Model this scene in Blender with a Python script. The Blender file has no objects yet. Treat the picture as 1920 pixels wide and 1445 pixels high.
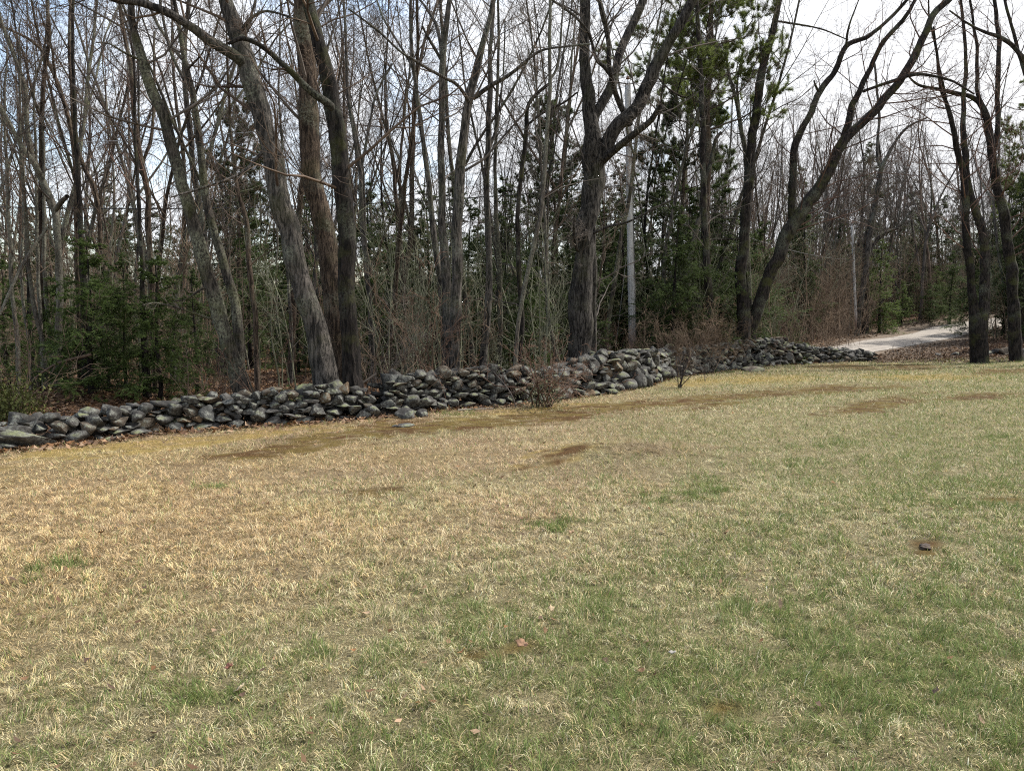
import bpy, math, random
import numpy as np
R = math.radians
scene = bpy.context.scene
COL = scene.collection

# ------------------------------------------------------------------ camera, sky, sun, exposure
EYE, FPX, PITCH = 1.6, 1400.0, math.atan(112.5 / 1400.0)
cam_d = bpy.data.cameras.new("camera"); cam = bpy.data.objects.new("camera", cam_d); COL.objects.link(cam)
cam.location = (0, 0, EYE); cam.rotation_euler = (R(90) - PITCH, 0, 0)
cam_d.sensor_width = 36.0; cam_d.lens = 36.0 * FPX / 1920.0; cam_d.clip_end = 1500.0; cam_d.clip_start = 0.05
scene.camera = cam

SUN_EL, SUN_AZ = R(50), R(64)          # azimuth clockwise from +Y
world = bpy.data.worlds.new("World"); scene.world = world; world.use_nodes = True
wn, wl = world.node_tree.nodes, world.node_tree.links
bg = wn["Background"]; bg.inputs[1].default_value = 0.1
sky = wn.new("ShaderNodeTexSky"); sky.sky_type = 'NISHITA'; sky.sun_disc = False
sky.sun_elevation = SUN_EL; sky.sun_rotation = SUN_AZ; sky.air_density = 1.0; sky.dust_density = 1.0
tc = wn.new("ShaderNodeTexCoord")
sep = wn.new("ShaderNodeSeparateXYZ"); wl.new(tc.outputs["Generated"], sep.inputs[0])
def wmath(op, a, b=None, c=None, clamp=False):
    m = wn.new("ShaderNodeMath"); m.operation = op; m.use_clamp = clamp
    for i, v in enumerate((a, b, c)):
        if v is None: continue
        if isinstance(v, (int, float)): m.inputs[i].default_value = v
        else: wl.new(v, m.inputs[i])
    return m.outputs[0]
zz = wmath('ADD', wmath('MAXIMUM', sep.outputs[2], 0.0), 0.35)
cx, cy = wmath('DIVIDE', sep.outputs[0], zz), wmath('DIVIDE', sep.outputs[1], zz)
comb = wn.new("ShaderNodeCombineXYZ"); wl.new(cx, comb.inputs[0]); wl.new(cy, comb.inputs[1])
nz = wn.new("ShaderNodeTexNoise"); nz.inputs["Scale"].default_value = 1.9; nz.inputs["Detail"].default_value = 9
nz.inputs["Roughness"].default_value = 0.58; nz.inputs["Distortion"].default_value = 0.3
wl.new(comb.outputs[0], nz.inputs["Vector"])
cov = wmath('ADD', nz.outputs["Fac"], wmath('MULTIPLY', sep.outputs[0], 0.24))      # cloud bank thickens to the east
rmp = wn.new("ShaderNodeValToRGB"); rmp.color_ramp.elements[0].position = 0.36; rmp.color_ramp.elements[1].position = 0.50
wl.new(cov, rmp.inputs[0])
nz2 = wn.new("ShaderNodeTexNoise"); nz2.inputs["Scale"].default_value = 3.5; nz2.inputs["Detail"].default_value = 5
wl.new(comb.outputs[0], nz2.inputs["Vector"])
ccol = wn.new("ShaderNodeMix"); ccol.data_type = 'RGBA'
ccol.inputs[6].default_value = (7.4, 7.7, 8.2, 1); ccol.inputs[7].default_value = (7.7, 7.75, 7.9, 1)
wl.new(wmath('ADD', nz2.outputs["Fac"], wmath('MULTIPLY', sep.outputs[0], 0.6), clamp=True), ccol.inputs[0])
wmix = wn.new("ShaderNodeMix"); wmix.data_type = 'RGBA'
skyg = wn.new("ShaderNodeMix"); skyg.data_type = 'RGBA'; skyg.blend_type = 'MULTIPLY'; skyg.inputs[0].default_value = 1
skyg.inputs[7].default_value = (2.8, 2.45, 2.1, 1); wl.new(sky.outputs[0], skyg.inputs[6])
wl.new(rmp.outputs[0], wmix.inputs[0]); wl.new(skyg.outputs[2], wmix.inputs[6]); wl.new(ccol.outputs[2], wmix.inputs[7])
wl.new(wmix.outputs[2], bg.inputs[0])

sun_d = bpy.data.lights.new("sun", 'SUN'); sun_d.energy = 5.0; sun_d.angle = R(1.5); sun_d.color = (1.0, 0.95, 0.87)
sun = bpy.data.objects.new("sun", sun_d); COL.objects.link(sun)
sun.rotation_euler = (R(90) - SUN_EL, 0, -SUN_AZ + math.pi); sun.location = (40, 40, 60)
scene.view_settings.view_transform = 'Standard'; scene.view_settings.look = 'None'
scene.view_settings.exposure = 0.65; scene.view_settings.gamma = 1.0
scene.cycles.use_denoising = False; scene.cycles.filter_width = 1.1
scene.cycles.max_bounces = 5; scene.cycles.diffuse_bounces = 2; scene.cycles.glossy_bounces = 2
scene.cycles.transmission_bounces = 2; scene.cycles.transparent_max_bounces = 4
scene.cycles.caustics_reflective = False; scene.cycles.caustics_refractive = False

# ------------------------------------------------------------------ noise and geometry helpers
def _h(ix, iy, iz):
    n = (ix * 374761393 + iy * 668265263 + iz * 2147483647 + 1442695041).astype(np.int64) & 0xffffffff
    n = ((n ^ (n >> 13)) * 1274126177) & 0xffffffff
    n = ((n ^ (n >> 16)) * 2246822519) & 0xffffffff
    return ((n ^ (n >> 15)) & 0xffffff) / float(0xffffff)
def vnoise(x, y, z=None):
    x = np.asarray(x, float); y = np.asarray(y, float); z = np.zeros_like(x) if z is None else np.asarray(z, float)
    ix, iy, iz = np.floor(x).astype(np.int64), np.floor(y).astype(np.int64), np.floor(z).astype(np.int64)
    fx, fy, fz = x - ix, y - iy, z - iz
    fx, fy, fz = fx*fx*(3-2*fx), fy*fy*(3-2*fy), fz*fz*(3-2*fz)
    r = 0
    for a in (0, 1):
        wa = fx if a else 1-fx
        for b in (0, 1):
            wb = fy if b else 1-fy
            r = r + wa*wb*((1-fz)*_h(ix+a, iy+b, iz) + fz*_h(ix+a, iy+b, iz+1))
    return r
def fbm(x, y, z=None, o=4):
    s, a, t = 0, 0.5, 0
    x = np.asarray(x, float); y = np.asarray(y, float)
    z = None if z is None else np.asarray(z, float)
    for i in range(o):
        f = 2.03**i
        s = s + a*vnoise(x*f+17*i, y*f-9*i, None if z is None else z*f+5*i); t += a; a *= 0.5
    return s/t
def sm(a, b, x):
    t = np.clip((np.asarray(x, float)-a)/(b-a), 0, 1); return t*t*(3-2*t)
def norm(v): return v/np.maximum(np.linalg.norm(v, axis=-1, keepdims=True), 1e-9)

CP, SP = math.cos(PITCH), math.sin(PITCH)
def ray(px, py):
    u, v = (px-960)/FPX, -(py-722.5)/FPX
    return np.array([u, CP+v*SP, -SP+v*CP])
def at(px, py, Y):                                   # the point seen at a photo pixel, at distance Y
    d = ray(px, py); return np.array([0, 0, EYE])+d*(Y/d[1])
def project(x, y, z):
    dz = z-EYE; f = y*CP-dz*SP; f = np.maximum(f, 1e-3)
    return 960+FPX*x/f, 722.5-FPX*(y*SP+dz*CP)/f

def terrain(x, y):
    x = np.asarray(x, float); y = np.asarray(y, float)
    rise = 0.055*np.maximum(y-33, 0)*sm(0, 22, x+0.15*(y-33))
    far = 0.085*np.maximum(np.hypot(x, y)-60, 0)
    z = np.minimum(rise, 3.2)+np.minimum(far, 9)
    z = z+0.05*(fbm(x*0.35+3, y*0.35, o=2)-0.5)+0.16*(fbm(x*0.12+9, y*0.12+4, o=2)-0.5)*sm(12, 40, np.hypot(x, y))
    for mx, my, h, rx, ry in MOUNDS:
        z = z+h*np.exp(-((x-mx)/rx)**2-((y-my)/ry)**2)
    return z
MOUNDS = []
def gp(px, py):                                      # the point of the ground seen at a photo pixel
    d = ray(px, py); t = 1.0
    for _ in range(1200):
        p = np.array([0, 0, EYE])+d*t
        if p[2] < terrain(p[0], p[1]): break
        t *= 1.004
    return p[0], p[1]
_a = gp(1170, 855); MOUNDS.append((_a[0], _a[1], 0.15, 1.2, 0.7))
_a = gp(100, 770); MOUNDS.append((_a[0]-0.2, _a[1]+1.0, 0.35, 1.3, 1.0))
MOUNDS.append((-1.6, 5.2, 0.05, 1.6, 1.2)); MOUNDS.append((3.2, 6.0, 0.05, 1.8, 1.0))
def gz(x, y): return float(terrain(x, y))

def mesh(name, V, F, mat=None, smooth=True, col=None):
    """V (N,3); F list of int arrays (M,k)"""
    me = bpy.data.meshes.new(name)
    F = [f for f in F if len(f)]
    nl = sum(f.size for f in F); nf = sum(len(f) for f in F)
    me.vertices.add(len(V)); me.vertices.foreach_set("co", np.asarray(V, np.float32).ravel())
    me.loops.add(nl); me.polygons.add(nf)
    me.loops.foreach_set("vertex_index", np.concatenate([f.ravel() for f in F]).astype(np.int32))
    st, k = [], 0
    for f in F:
        st.append(k+np.arange(len(f))*f.shape[1]); k += f.size
    me.polygons.foreach_set("loop_start", np.concatenate(st).astype(np.int32))
    me.polygons.foreach_set("use_smooth", np.full(nf, smooth, bool))
    if col is not None:
        a = me.color_attributes.new("col", 'FLOAT_COLOR', 'POINT')
        c = np.ones((len(V), 4), np.float32); c[:, :3] = col; a.data.foreach_set("color", c.ravel())
    me.update(calc_edges=True)
    if mat: me.materials.append(mat)
    return me
def tag(o, label=None, cat=None, group=None, kind=None):
    if label: o["label"] = label
    if cat: o["category"] = cat
    if group: o["group"] = group
    if kind: o["kind"] = kind
    return o
def obj(name, me, parent=None, loc=None, rot=None, scale=None):
    o = bpy.data.objects.new(name, me); COL.objects.link(o)
    if parent is not None: o.parent = parent
    if loc is not None: o.location = loc
    if rot is not None: o.rotation_euler = rot
    if scale is not None: o.scale = (scale,)*3 if isinstance(scale, (int, float)) else scale
    return o
def empty(name, loc, label, cat, group=None, rz=0, rot=None, scale=1.0):
    o = obj(name, None, loc=loc, rot=rot if rot else (0, 0, rz), scale=scale)
    o.empty_display_size = 0.2
    return tag(o, label, cat, group)

def tubes(P, rad, sides):
    """P (N,K,3), rad (N,K) -> V, quads"""
    N, K, _ = P.shape
    T = norm(np.gradient(P, axis=1))
    m = norm(T.mean(axis=1)); ref = np.where(np.abs(m[:, 2:3]) < 0.75, np.array([[0, 0, 1.0]]), np.array([[1.0, 0.03, 0]]))
    n1 = norm(np.cross(T, ref[:, None, :])); n2 = np.cross(T, n1)
    a = np.arange(sides)*2*np.pi/sides
    V = P[:, :, None, :]+rad[:, :, None, None]*(np.cos(a)[None, None, :, None]*n1[:, :, None, :]+np.sin(a)[None, None, :, None]*n2[:, :, None, :])
    i = np.arange(N*K*sides).reshape(N, K, sides); j = np.roll(i, -1, axis=2)
    Q = np.stack([i[:, :-1], j[:, :-1], j[:, 1:], i[:, 1:]], axis=-1).reshape(-1, 4)
    return V.reshape(-1, 3), Q
class Geo:
    def __init__(s): s.V, s.Q, s.T, s.C, s.n = [], [], [], [], 0
    def add(s, V, Q=None, T=None, col=None):
        if Q is not None and len(Q): s.Q.append(Q+s.n)
        if T is not None and len(T): s.T.append(T+s.n)
        s.V.append(V); s.n += len(V)
        if col is not None: s.C.append(np.broadcast_to(np.asarray(col, float), (len(V), 3)))
    def arr(s):
        return (np.concatenate(s.V), [np.concatenate(s.Q)] if s.Q else [], [np.concatenate(s.T)] if s.T else [], np.concatenate(s.C) if s.C else None)
    def mesh(s, name, mat, smooth=True):
        V, Q, T, C = s.arr(); return mesh(name, V, Q+T, mat, smooth, C)

def grow(rng, S, D, L, r0, K, wob=0.25, up=0.12, taper=0.85, rmin=0.003):
    N = len(S); P = np.zeros((N, K, 3)); P[:, 0] = S; d = norm(D)
    step = (L/(K-1))[:, None]
    for k in range(1, K):
        d = norm(d+wob*rng.normal(size=(N, 3))*0.6+np.array([0, 0, up]))
        P[:, k] = P[:, k-1]+d*step
    s = np.linspace(0, 1, K)[None, :]
    rad = np.maximum(r0[:, None]*(1-taper*s), rmin)
    return P, rad
def spawn(rng, P, rad, k, t0, t1, ang, lr, rr=0.6, rmax=9, short=0.55, upb=0.0, flat=False):
    N, K, _ = P.shape
    seg = np.linalg.norm(np.diff(P, axis=1), axis=2).sum(axis=1)
    t = t0+(t1-t0)*(np.arange(k)[None, :]+rng.random((N, k)))/k
    f = np.clip(t, 0, 0.999)*(K-1); i = np.floor(f).astype(int); w = (f-i)[..., None]
    n = np.arange(N)[:, None]
    S = P[n, i]*(1-w)+P[n, i+1]*w; T = norm(P[n, i+1]-P[n, i])
    q = rng.normal(size=(N, k, 3))
    if flat: q[..., 2] *= 0.15
    q = norm(q-T*(q*T).sum(-1, keepdims=True))
    a = ang*(0.75+0.5*rng.random((N, k)))[..., None]
    D = norm(np.cos(a)*T+np.sin(a)*q+np.array([0, 0, upb]))
    L = seg[:, None]*lr*(1-short*(t-t0)/max(t1-t0, 1e-6))*(0.6+0.8*rng.random((N, k)))
    r = np.minimum(rad[n, i]*rr, rmax)
    return S.reshape(-1, 3), D.reshape(-1, 3), L.ravel(), r.ravel()
def catmull(pts, n):
    p = np.asarray(pts, float); k = len(p)
    d = np.concatenate([[0], np.cumsum(np.linalg.norm(np.diff(p[:, :3], axis=0), axis=1))])
    t = np.linspace(0, d[-1], n); e = np.vstack([2*p[0]-p[1], p, 2*p[-1]-p[-2]])
    i = np.clip(np.searchsorted(d, t, side='right')-1, 0, k-2); u = ((t-d[i])/np.maximum(d[i+1]-d[i], 1e-9))[:, None]
    a, b, c, g = e[i], e[i+1], e[i+2], e[i+3]
    return 0.5*(2*b+(c-a)*u+(2*a-5*b+4*c-g)*u**2+(3*b-a-3*c+g)*u**3)

# ------------------------------------------------------------------ materials
class NT:
    def __init__(s, name):
        s.m = bpy.data.materials.new(name); s.m.use_nodes = True; s.t = s.m.node_tree; s.n = s.t.nodes; s.l = s.t.links
        s.b = s.n["Principled BSDF"]; s.out = s.n["Material Output"]
    def node(s, typ, **kw):
        x = s.n.new(typ)
        for k, v in kw.items():
            if k in x.inputs.keys():
                if hasattr(v, "is_linked") or isinstance(v, bpy.types.NodeSocket): s.l.new(v, x.inputs[k])
                else: x.inputs[k].default_value = v
            else: setattr(x, k, v)
        return x
    def mixc(s, fac, a, b, blend='MIX'):
        x = s.n.new("ShaderNodeMix"); x.data_type = 'RGBA'; x.blend_type = blend
        for i, v in ((0, fac), (6, a), (7, b)):
            if isinstance(v, bpy.types.NodeSocket): s.l.new(v, x.inputs[i])
            elif i == 0: x.inputs[0].default_value = v
            else: x.inputs[i].default_value = tuple(v)+(1,)
        return x.outputs[2]
    def ramp(s, fac, a, b):
        x = s.n.new("ShaderNodeMapRange"); x.interpolation_type = 'SMOOTHSTEP'
        s.l.new(fac, x.inputs[0]); x.inputs[1].default_value = a; x.inputs[2].default_value = b; return x.outputs[0]
    def noise(s, vec, scale, detail=6, rough=0.6, dist=0.0, mscale=None):
        if mscale is not None:
            mp = s.n.new("ShaderNodeMapping"); mp.inputs["Scale"].default_value = mscale; s.l.new(vec, mp.inputs[0]); vec = mp.outputs[0]
        x = s.n.new("ShaderNodeTexNoise"); x.inputs["Scale"].default_value = scale; x.inputs["Detail"].default_value = detail
        x.inputs["Roughness"].default_value = rough; x.inputs["Distortion"].default_value = dist
        s.l.new(vec, x.inputs["Vector"]); return x.outputs["Fac"]
    def bump(s, h, strength, dist):
        x = s.n.new("ShaderNodeBump"); x.inputs["Strength"].default_value = strength; x.inputs["Distance"].default_value = dist
        s.l.new(h, x.inputs["Height"]); s.l.new(x.outputs[0], s.b.inputs["Normal"])
    def coord(s, k="Object"): return s.n.new("ShaderNodeTexCoord").outputs[k]
    def rnd(s): return s.n.new("ShaderNodeObjectInfo").outputs["Random"]
    def done(s, col=None, rough=0.9, spec=0.25):
        if col is not None:
            if isinstance(col, bpy.types.NodeSocket): s.l.new(col, s.b.inputs["Base Color"])
            else: s.b.inputs["Base Color"].default_value = tuple(col)+(1,)
        s.b.inputs["Roughness"].default_value = rough; s.b.inputs["Specular IOR Level"].default_value = spec
        return s.m
def bark(name, dark, light, lichen=(0.30, 0.33, 0.24), lam=0.5, furrow=1.0, moss=0.0):
    t = NT(name); c = t.coord()
    f = t.noise(c, 1.0, 8, 0.68, 0.9, (22*furrow, 22*furrow, 3.6*furrow))
    f2 = t.noise(c, 60, 4, 0.7)
    col = t.mixc(t.ramp(f, 0.41, 0.60), dark, light)
    col = t.mixc(t.ramp(t.noise(c, 2.2, 5, 0.6), 0.45, 0.7), col, t.mixc(0.55, col, dark))
    lm = t.node("ShaderNodeMath", operation='MULTIPLY')
    t.l.new(t.ramp(t.noise(c, 1.1, 3, 0.5), 0.60-0.28*lam, 0.74-0.24*lam), lm.inputs[0]); t.l.new(t.ramp(t.noise(c, 26, 8, 0.75), 0.40, 0.66), lm.inputs[1])
    col = t.mixc(lm.outputs[0], col, lichen)
    if moss: 
        mm = t.node("ShaderNodeMath", operation='MULTIPLY'); mm.inputs[1].default_value = moss
        t.l.new(t.ramp(t.noise(c, 1.7, 4, 0.6), 0.5, 0.68), mm.inputs[0]); col = t.mixc(mm.outputs[0], col, (0.07, 0.075, 0.025))
    br = t.node("ShaderNodeMapRange"); t.l.new(t.rnd(), br.inputs[0]); br.inputs[3].default_value = 0.75; br.inputs[4].default_value = 1.2
    col = t.mixc(1.0, col, br.outputs[0], 'MULTIPLY')
    ad = t.node("ShaderNodeMath", operation='MULTIPLY_ADD'); t.l.new(f2, ad.inputs[0]); ad.inputs[1].default_value = 0.25; t.l.new(f, ad.inputs[2])
    t.bump(ad.outputs[0], 1.0, 0.05)
    return t.done(col, 0.92, 0.15)
def twig(name, a, b):
    t = NT(name); c = t.coord()
    col = t.mixc(t.ramp(t.noise(c, 1.3, 4, 0.6), 0.35, 0.65), a, b)
    br = t.node("ShaderNodeMapRange"); t.l.new(t.rnd(), br.inputs[0]); br.inputs[3].default_value = 0.75; br.inputs[4].default_value = 1.25
    return t.done(t.mixc(1.0, col, br.outputs[0], 'MULTIPLY'), 0.85, 0.2)
def vcol(name, rough=0.8, trans=0.0, spec=0.2, noise=0.0):
    t = NT(name); a = t.node("ShaderNodeVertexColor", layer_name="col").outputs[0]
    m = t.done(a, rough, spec)
    if trans:
        tr = t.node("ShaderNodeBsdfTranslucent"); t.l.new(a, tr.inputs[0]); mx = t.node("ShaderNodeMixShader"); mx.inputs[0].default_value = trans
        t.l.new(t.b.outputs[0], mx.inputs[1]); t.l.new(tr.outputs[0], mx.inputs[2]); t.l.new(mx.outputs[0], t.out.inputs[0])
    return m
M = {}
M['bark_grey'] = bark("bark_grey", (0.018, 0.017, 0.016), (0.140, 0.125, 0.112), (0.22, 0.23, 0.18), 0.35, 1.0, 0.3)
M['bark_oak'] = bark("bark_oak", (0.009, 0.008, 0.008), (0.100, 0.091, 0.083), (0.17, 0.17, 0.14), 0.2, 1.15, 0.25)
M['bark_lichen'] = bark("bark_lichen", (0.018, 0.016, 0.015), (0.105, 0.092, 0.078), (0.27, 0.28, 0.20), 0.62, 1.3, 0.5)
M['bark_brown'] = bark("bark_brown", (0.022, 0.016, 0.013), (0.125, 0.093, 0.070), (0.22, 0.22, 0.17), 0.3, 1.2, 0.2)
M['bark_black'] = bark("bark_black", (0.007, 0.006, 0.006), (0.048, 0.040, 0.036), (0.16, 0.17, 0.13), 0.3, 1.0, 0.6)
M['bark_smooth'] = bark("bark_smooth", (0.055, 0.048, 0.042), (0.17, 0.152, 0.13), (0.25, 0.26, 0.20), 0.7, 2.2, 0.25)
M['twig_grey'] = twig("twig_grey", (0.046, 0.040, 0.037), (0.135, 0.115, 0.10))
M['twig_brown'] = twig("twig_brown", (0.058, 0.040, 0.031), (0.155, 0.112, 0.083))
M['twig_red'] = twig("twig_red", (0.058, 0.034, 0.028), (0.14, 0.088, 0.068))
M['twig_dark'] = twig("twig_dark", (0.022, 0.018, 0.018), (0.070, 0.056, 0.052))
M['twig_lichen'] = twig("twig_lichen", (0.085, 0.085, 0.058), (0.20, 0.205, 0.14))
M['brush_brown'] = twig("brush_brown", (0.080, 0.056, 0.040), (0.22, 0.162, 0.115)); M['brush_red'] = twig("brush_red", (0.075, 0.043, 0.032), (0.18, 0.115, 0.082))
M['twig_pale'] = twig("twig_pale", (0.20, 0.18, 0.15), (0.36, 0.33, 0.28))
M['needles'] = vcol("needles", 0.6, 0.42, 0.3)
M['grass'] = vcol("grass", 0.7, 0.25, 0.25)
M['leaf'] = vcol("leaf", 0.8, 0.15, 0.2)

def ground_mat():
    t = NT("ground"); a = t.node("ShaderNodeVertexColor", layer_name="col").outputs[0]; c = t.coord()
    n = t.noise(c, 9, 8, 0.7); n2 = t.noise(c, 70, 4, 0.7)
    d = t.node("ShaderNodeMapRange"); t.l.new(n, d.inputs[0]); d.inputs[1].default_value = 0.3; d.inputs[2].default_value = 0.7; d.inputs[3].default_value = 0.6; d.inputs[4].default_value = 1.3
    d2 = t.node("ShaderNodeMapRange"); t.l.new(n2, d2.inputs[0]); d2.inputs[1].default_value = 0.3; d2.inputs[2].default_value = 0.7; d2.inputs[3].default_value = 0.6; d2.inputs[4].default_value = 1.4
    col = t.mixc(1, t.mixc(1, a, d.outputs[0], 'MULTIPLY'), d2.outputs[0], 'MULTIPLY')
    ad = t.node("ShaderNodeMath", operation='ADD'); t.l.new(n, ad.inputs[0]); t.l.new(n2, ad.inputs[1])
    t.bump(ad.outputs[0], 0.8, 0.05); return t.done(col, 0.95, 0.1)
M['ground'] = ground_mat()
def stone_mat():
    t = NT("fieldstone"); c = t.coord(); r = t.rnd()
    at_ = t.node("ShaderNodeVertexColor", layer_name="col").outputs[0]
    n = t.noise(c, 5, 8, 0.65)
    col = t.mixc(t.ramp(n, 0.3, 0.7), (0.030, 0.029, 0.028), (0.125, 0.120, 0.113))
    col = t.mixc(1, col, at_, 'MULTIPLY')
    lich = t.node("ShaderNodeMath", operation='MULTIPLY')
    t.l.new(t.ramp(t.noise(c, 3.2, 4, 0.6), 0.46, 0.62), lich.inputs[0]); t.l.new(t.ramp(t.noise(c, 22, 6, 0.7), 0.46, 0.60), lich.inputs[1])
    col = t.mixc(lich.outputs[0], col, (0.19, 0.198, 0.178))
    geo = t.node("ShaderNodeNewGeometry"); sx = t.node("ShaderNodeSeparateXYZ"); t.l.new(geo.outputs["Normal"], sx.inputs[0])
    mo = t.node("ShaderNodeMath", operation='MULTIPLY'); t.l.new(t.ramp(sx.outputs[2], 0.3, 0.9), mo.inputs[0])
    t.l.new(t.ramp(t.noise(c, 2.1, 5, 0.65), 0.52, 0.66), mo.inputs[1])
    col = t.mixc(mo.outputs[0], col, (0.15, 0.165, 0.085))
    ad = t.node("ShaderNodeMath", operation='MULTIPLY_ADD'); t.l.new(t.noise(c, 40, 5, 0.7), ad.inputs[0]); ad.inputs[1].default_value = 0.3; t.l.new(n, ad.inputs[2])
    t.bump(ad.outputs[0], 0.8, 0.04); return t.done(col, 0.9, 0.25)
M['stone'] = stone_mat()
def road_mat():
    t = NT("gravel_road"); c = t.coord()
    col = t.mixc(t.ramp(t.noise(c, 1.2, 8, 0.7), 0.35, 0.65), (0.26, 0.235, 0.21), (0.36, 0.33, 0.295))
    col = t.mixc(t.ramp(t.noise(c, 60, 3, 0.7), 0.4, 0.7), col, (0.22, 0.195, 0.17))
    t.bump(t.noise(c, 50, 4, 0.7), 0.5, 0.02); return t.done(col, 0.95, 0.15)
M['road'] = road_mat()
def pole_mat():
    t = NT("weathered_pole"); c = t.coord()
    f = t.noise(c, 1, 8, 0.7, 0.4, (40, 40, 1.2))
    col = t.mixc(t.ramp(f, 0.35, 0.65), (0.30, 0.295, 0.285), (0.58, 0.57, 0.56))
    sx = t.node("ShaderNodeSeparateXYZ"); t.l.new(c, sx.inputs[0])
    col = t.mixc(t.ramp(sx.outputs[2], 1.9, 0.7), col, t.mixc(t.ramp(f, 0.4, 0.6), (0.13, 0.085, 0.07), (0.28, 0.19, 0.15)))   # brown preservative near the foot
    t.bump(f, 0.6, 0.02); return t.done(col, 0.85, 0.2)
M['pole'] = pole_mat()
def plain(name, col, rough=0.6, metal=0.0):
    t = NT(name); c = t.coord(); cc = t.mixc(t.ramp(t.noise(c, 8, 5), 0.3, 0.7), tuple(0.7*x for x in col), col)
    t.b.inputs["Metallic"].default_value = metal; return t.done(cc, rough, 0.4)
M['wire'] = plain("cable_black", (0.03, 0.03, 0.032), 0.5); M['wire_bare'] = plain("bare_wire", (0.42, 0.42, 0.43), 0.4, 0.6)
M['steel'] = plain("galvanised", (0.4, 0.4, 0.41), 0.45, 0.7); M['ceramic'] = plain("ceramic", (0.22, 0.12, 0.08), 0.25)
M['cutwood'] = plain("cut_wood", (0.20, 0.16, 0.13), 0.9)

# ------------------------------------------------------------------ layout of the wall line, the lawn and the road
wall_px = [(-260, 905), (-120, 872), (0, 848), (90, 836), (200, 828), (300, 813), (400, 806), (500, 800), (600, 793), (700, 786), (760, 779),
           (850, 769), (950, 762), (1050, 752), (1150, 738), (1230, 722), (1265, 708), (1320, 702), (1400, 692), (1460, 686), (1530, 682), (1645, 678)]
WB = np.array([gp(*p) for p in wall_px])
edge_px = [(1645, 678), (1720, 676), (1800, 673), (1920, 670), (2050, 669), (2300, 668)]
EB = np.vstack([WB, np.array([gp(*p) for p in edge_px])[1:]])
_eu = EB[:, 0]/EB[:, 1]
def edge_y(x, y):                                    # how far the lawn reaches in the direction of (x, y)
    return np.interp(np.asarray(x)/np.maximum(np.asarray(y), 0.05), _eu, EB[:, 1])
near_px = [(1600, 669), (1640, 660), (1700, 650), (1760, 639), (1810, 629), (1860, 617)]
far_px = [(1520, 657), (1560, 651), (1640, 636), (1740, 616), (1815, 603), (1870, 596)]
RN = np.array([gp(*p) for p in near_px]); RF = np.array([gp(*p) for p in far_px])
def ext(A, pre, post):
    d0 = A[0]-A[1]; d1 = A[-1]-A[-2]
    return np.vstack([A[0]+np.array(pre), A, A[-1]+d1/np.linalg.norm(d1)*post])
RN = ext(RN, (-6.0, -0.2), 14); RF = ext(RF, (-7.5, 1.2), 14)
RNc = catmull(np.c_[RN, np.zeros(len(RN))], 60)[:, :2]; RFc = catmull(np.c_[RF, np.zeros(len(RF))], 60)[:, :2]
RC = 0.5*(RNc+RFc); RW = 0.5*np.linalg.norm(RNc-RFc, axis=1)
def road_dist(x, y):
    x = np.atleast_1d(x); y = np.atleast_1d(y)
    d = np.hypot(x[:, None]-RC[None, :, 0], y[:, None]-RC[None, :, 1])-RW[None, :]
    return d.min(axis=1)

# patches of the lawn: (photo px, py, half sizes, tilt) read as places on the ground
def blob(px, py, cx_, cy_, rx, ry, tilt=0.0, n=None):
    ca, sa = math.cos(R(tilt)), math.sin(R(tilt)); dx, dy = px-cx_, py-cy_
    a, b = (dx*ca+dy*sa)/rx, (-dx*sa+dy*ca)/ry
    q = np.sqrt(a*a+b*b)
    if n is not None: q = q+(n-0.5)*3.4
    return 1-sm(0.55, 1.10, q)
MOSS_RUST = [(820, 800, 200, 8, -5), (1080, 775, 170, 7, -7), (1250, 757, 190, 6, -5), (1420, 742, 210, 5, -4), (660, 815, 160, 6, -6), (560, 838, 130, 9, -6), (480, 852, 90, 6, -6), (760, 798, 130, 7, -4), (900, 796, 130, 7, -3), (1010, 786, 110, 7, -5), (1150, 762, 130, 5, -5), (1320, 748, 150, 6, -5),
             (1480, 736, 150, 6, -4), (1600, 731, 120, 4, -3), (1590, 688, 60, 4, 0), (1700, 687, 70, 4, 0), (1880, 694, 60, 4, -2), (1640, 764, 80, 6, -8), (1660, 752, 60, 5, -8), (600, 826, 60, 6, -6), (1080, 857, 70, 6, -12), (1340, 760, 60, 5, -5),
             (700, 925, 50, 6, -5), (1890, 945, 40, 5, 0), (1735, 1030, 22, 9, 0), (950, 1225, 60, 14, -8), (1360, 1340, 60, 10, 5), (1840, 745, 90, 4, -3)]
MOSS_YEL = [(1430, 712, 110, 9, -2), (1080, 856, 90, 12, -10), (430, 822, 260, 8, -7), (200, 838, 160, 9, -5), (1330, 716, 80, 7, -3), (1200, 760, 120, 7, -6), (860, 788, 120, 6, -4), (1000, 770, 160, 6, -5), (1740, 706, 120, 6, 0), (640, 806, 90, 5, -5)]
GREEN = [(1050, 990, 70, 22, 0), (400, 913, 55, 7, 0), (1320, 910, 60, 16, 0), (110, 1070, 80, 22, -5), (60, 1100, 60, 16, 0), (590, 1230, 60, 20, 0), (880, 1140, 60, 20, 0), (1150, 1165, 80, 30, 0), (1420, 1150, 90, 30, 0), (1540, 1120, 80, 30, -5),
         (1890, 1030, 50, 16, 0), (1560, 835, 90, 10, 0), (1500, 870, 70, 10, 0), (860, 775, 60, 5, 0), (1390, 685, 60, 5, -4), (1210, 1270, 70, 20, 0), (820, 1180, 50, 14, 0), (400, 1300, 110, 30, -6), (60, 1420, 90, 25, 0), (1700, 1390, 60, 18, 0), (660, 1340, 90, 20, 0), (1880, 820, 40, 8, 0), (1290, 930, 110, 18, -4), (1690, 1200, 100, 30, 0), (1830, 1230, 80, 30, 0), (1580, 1260, 100, 30, 0)]
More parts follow.
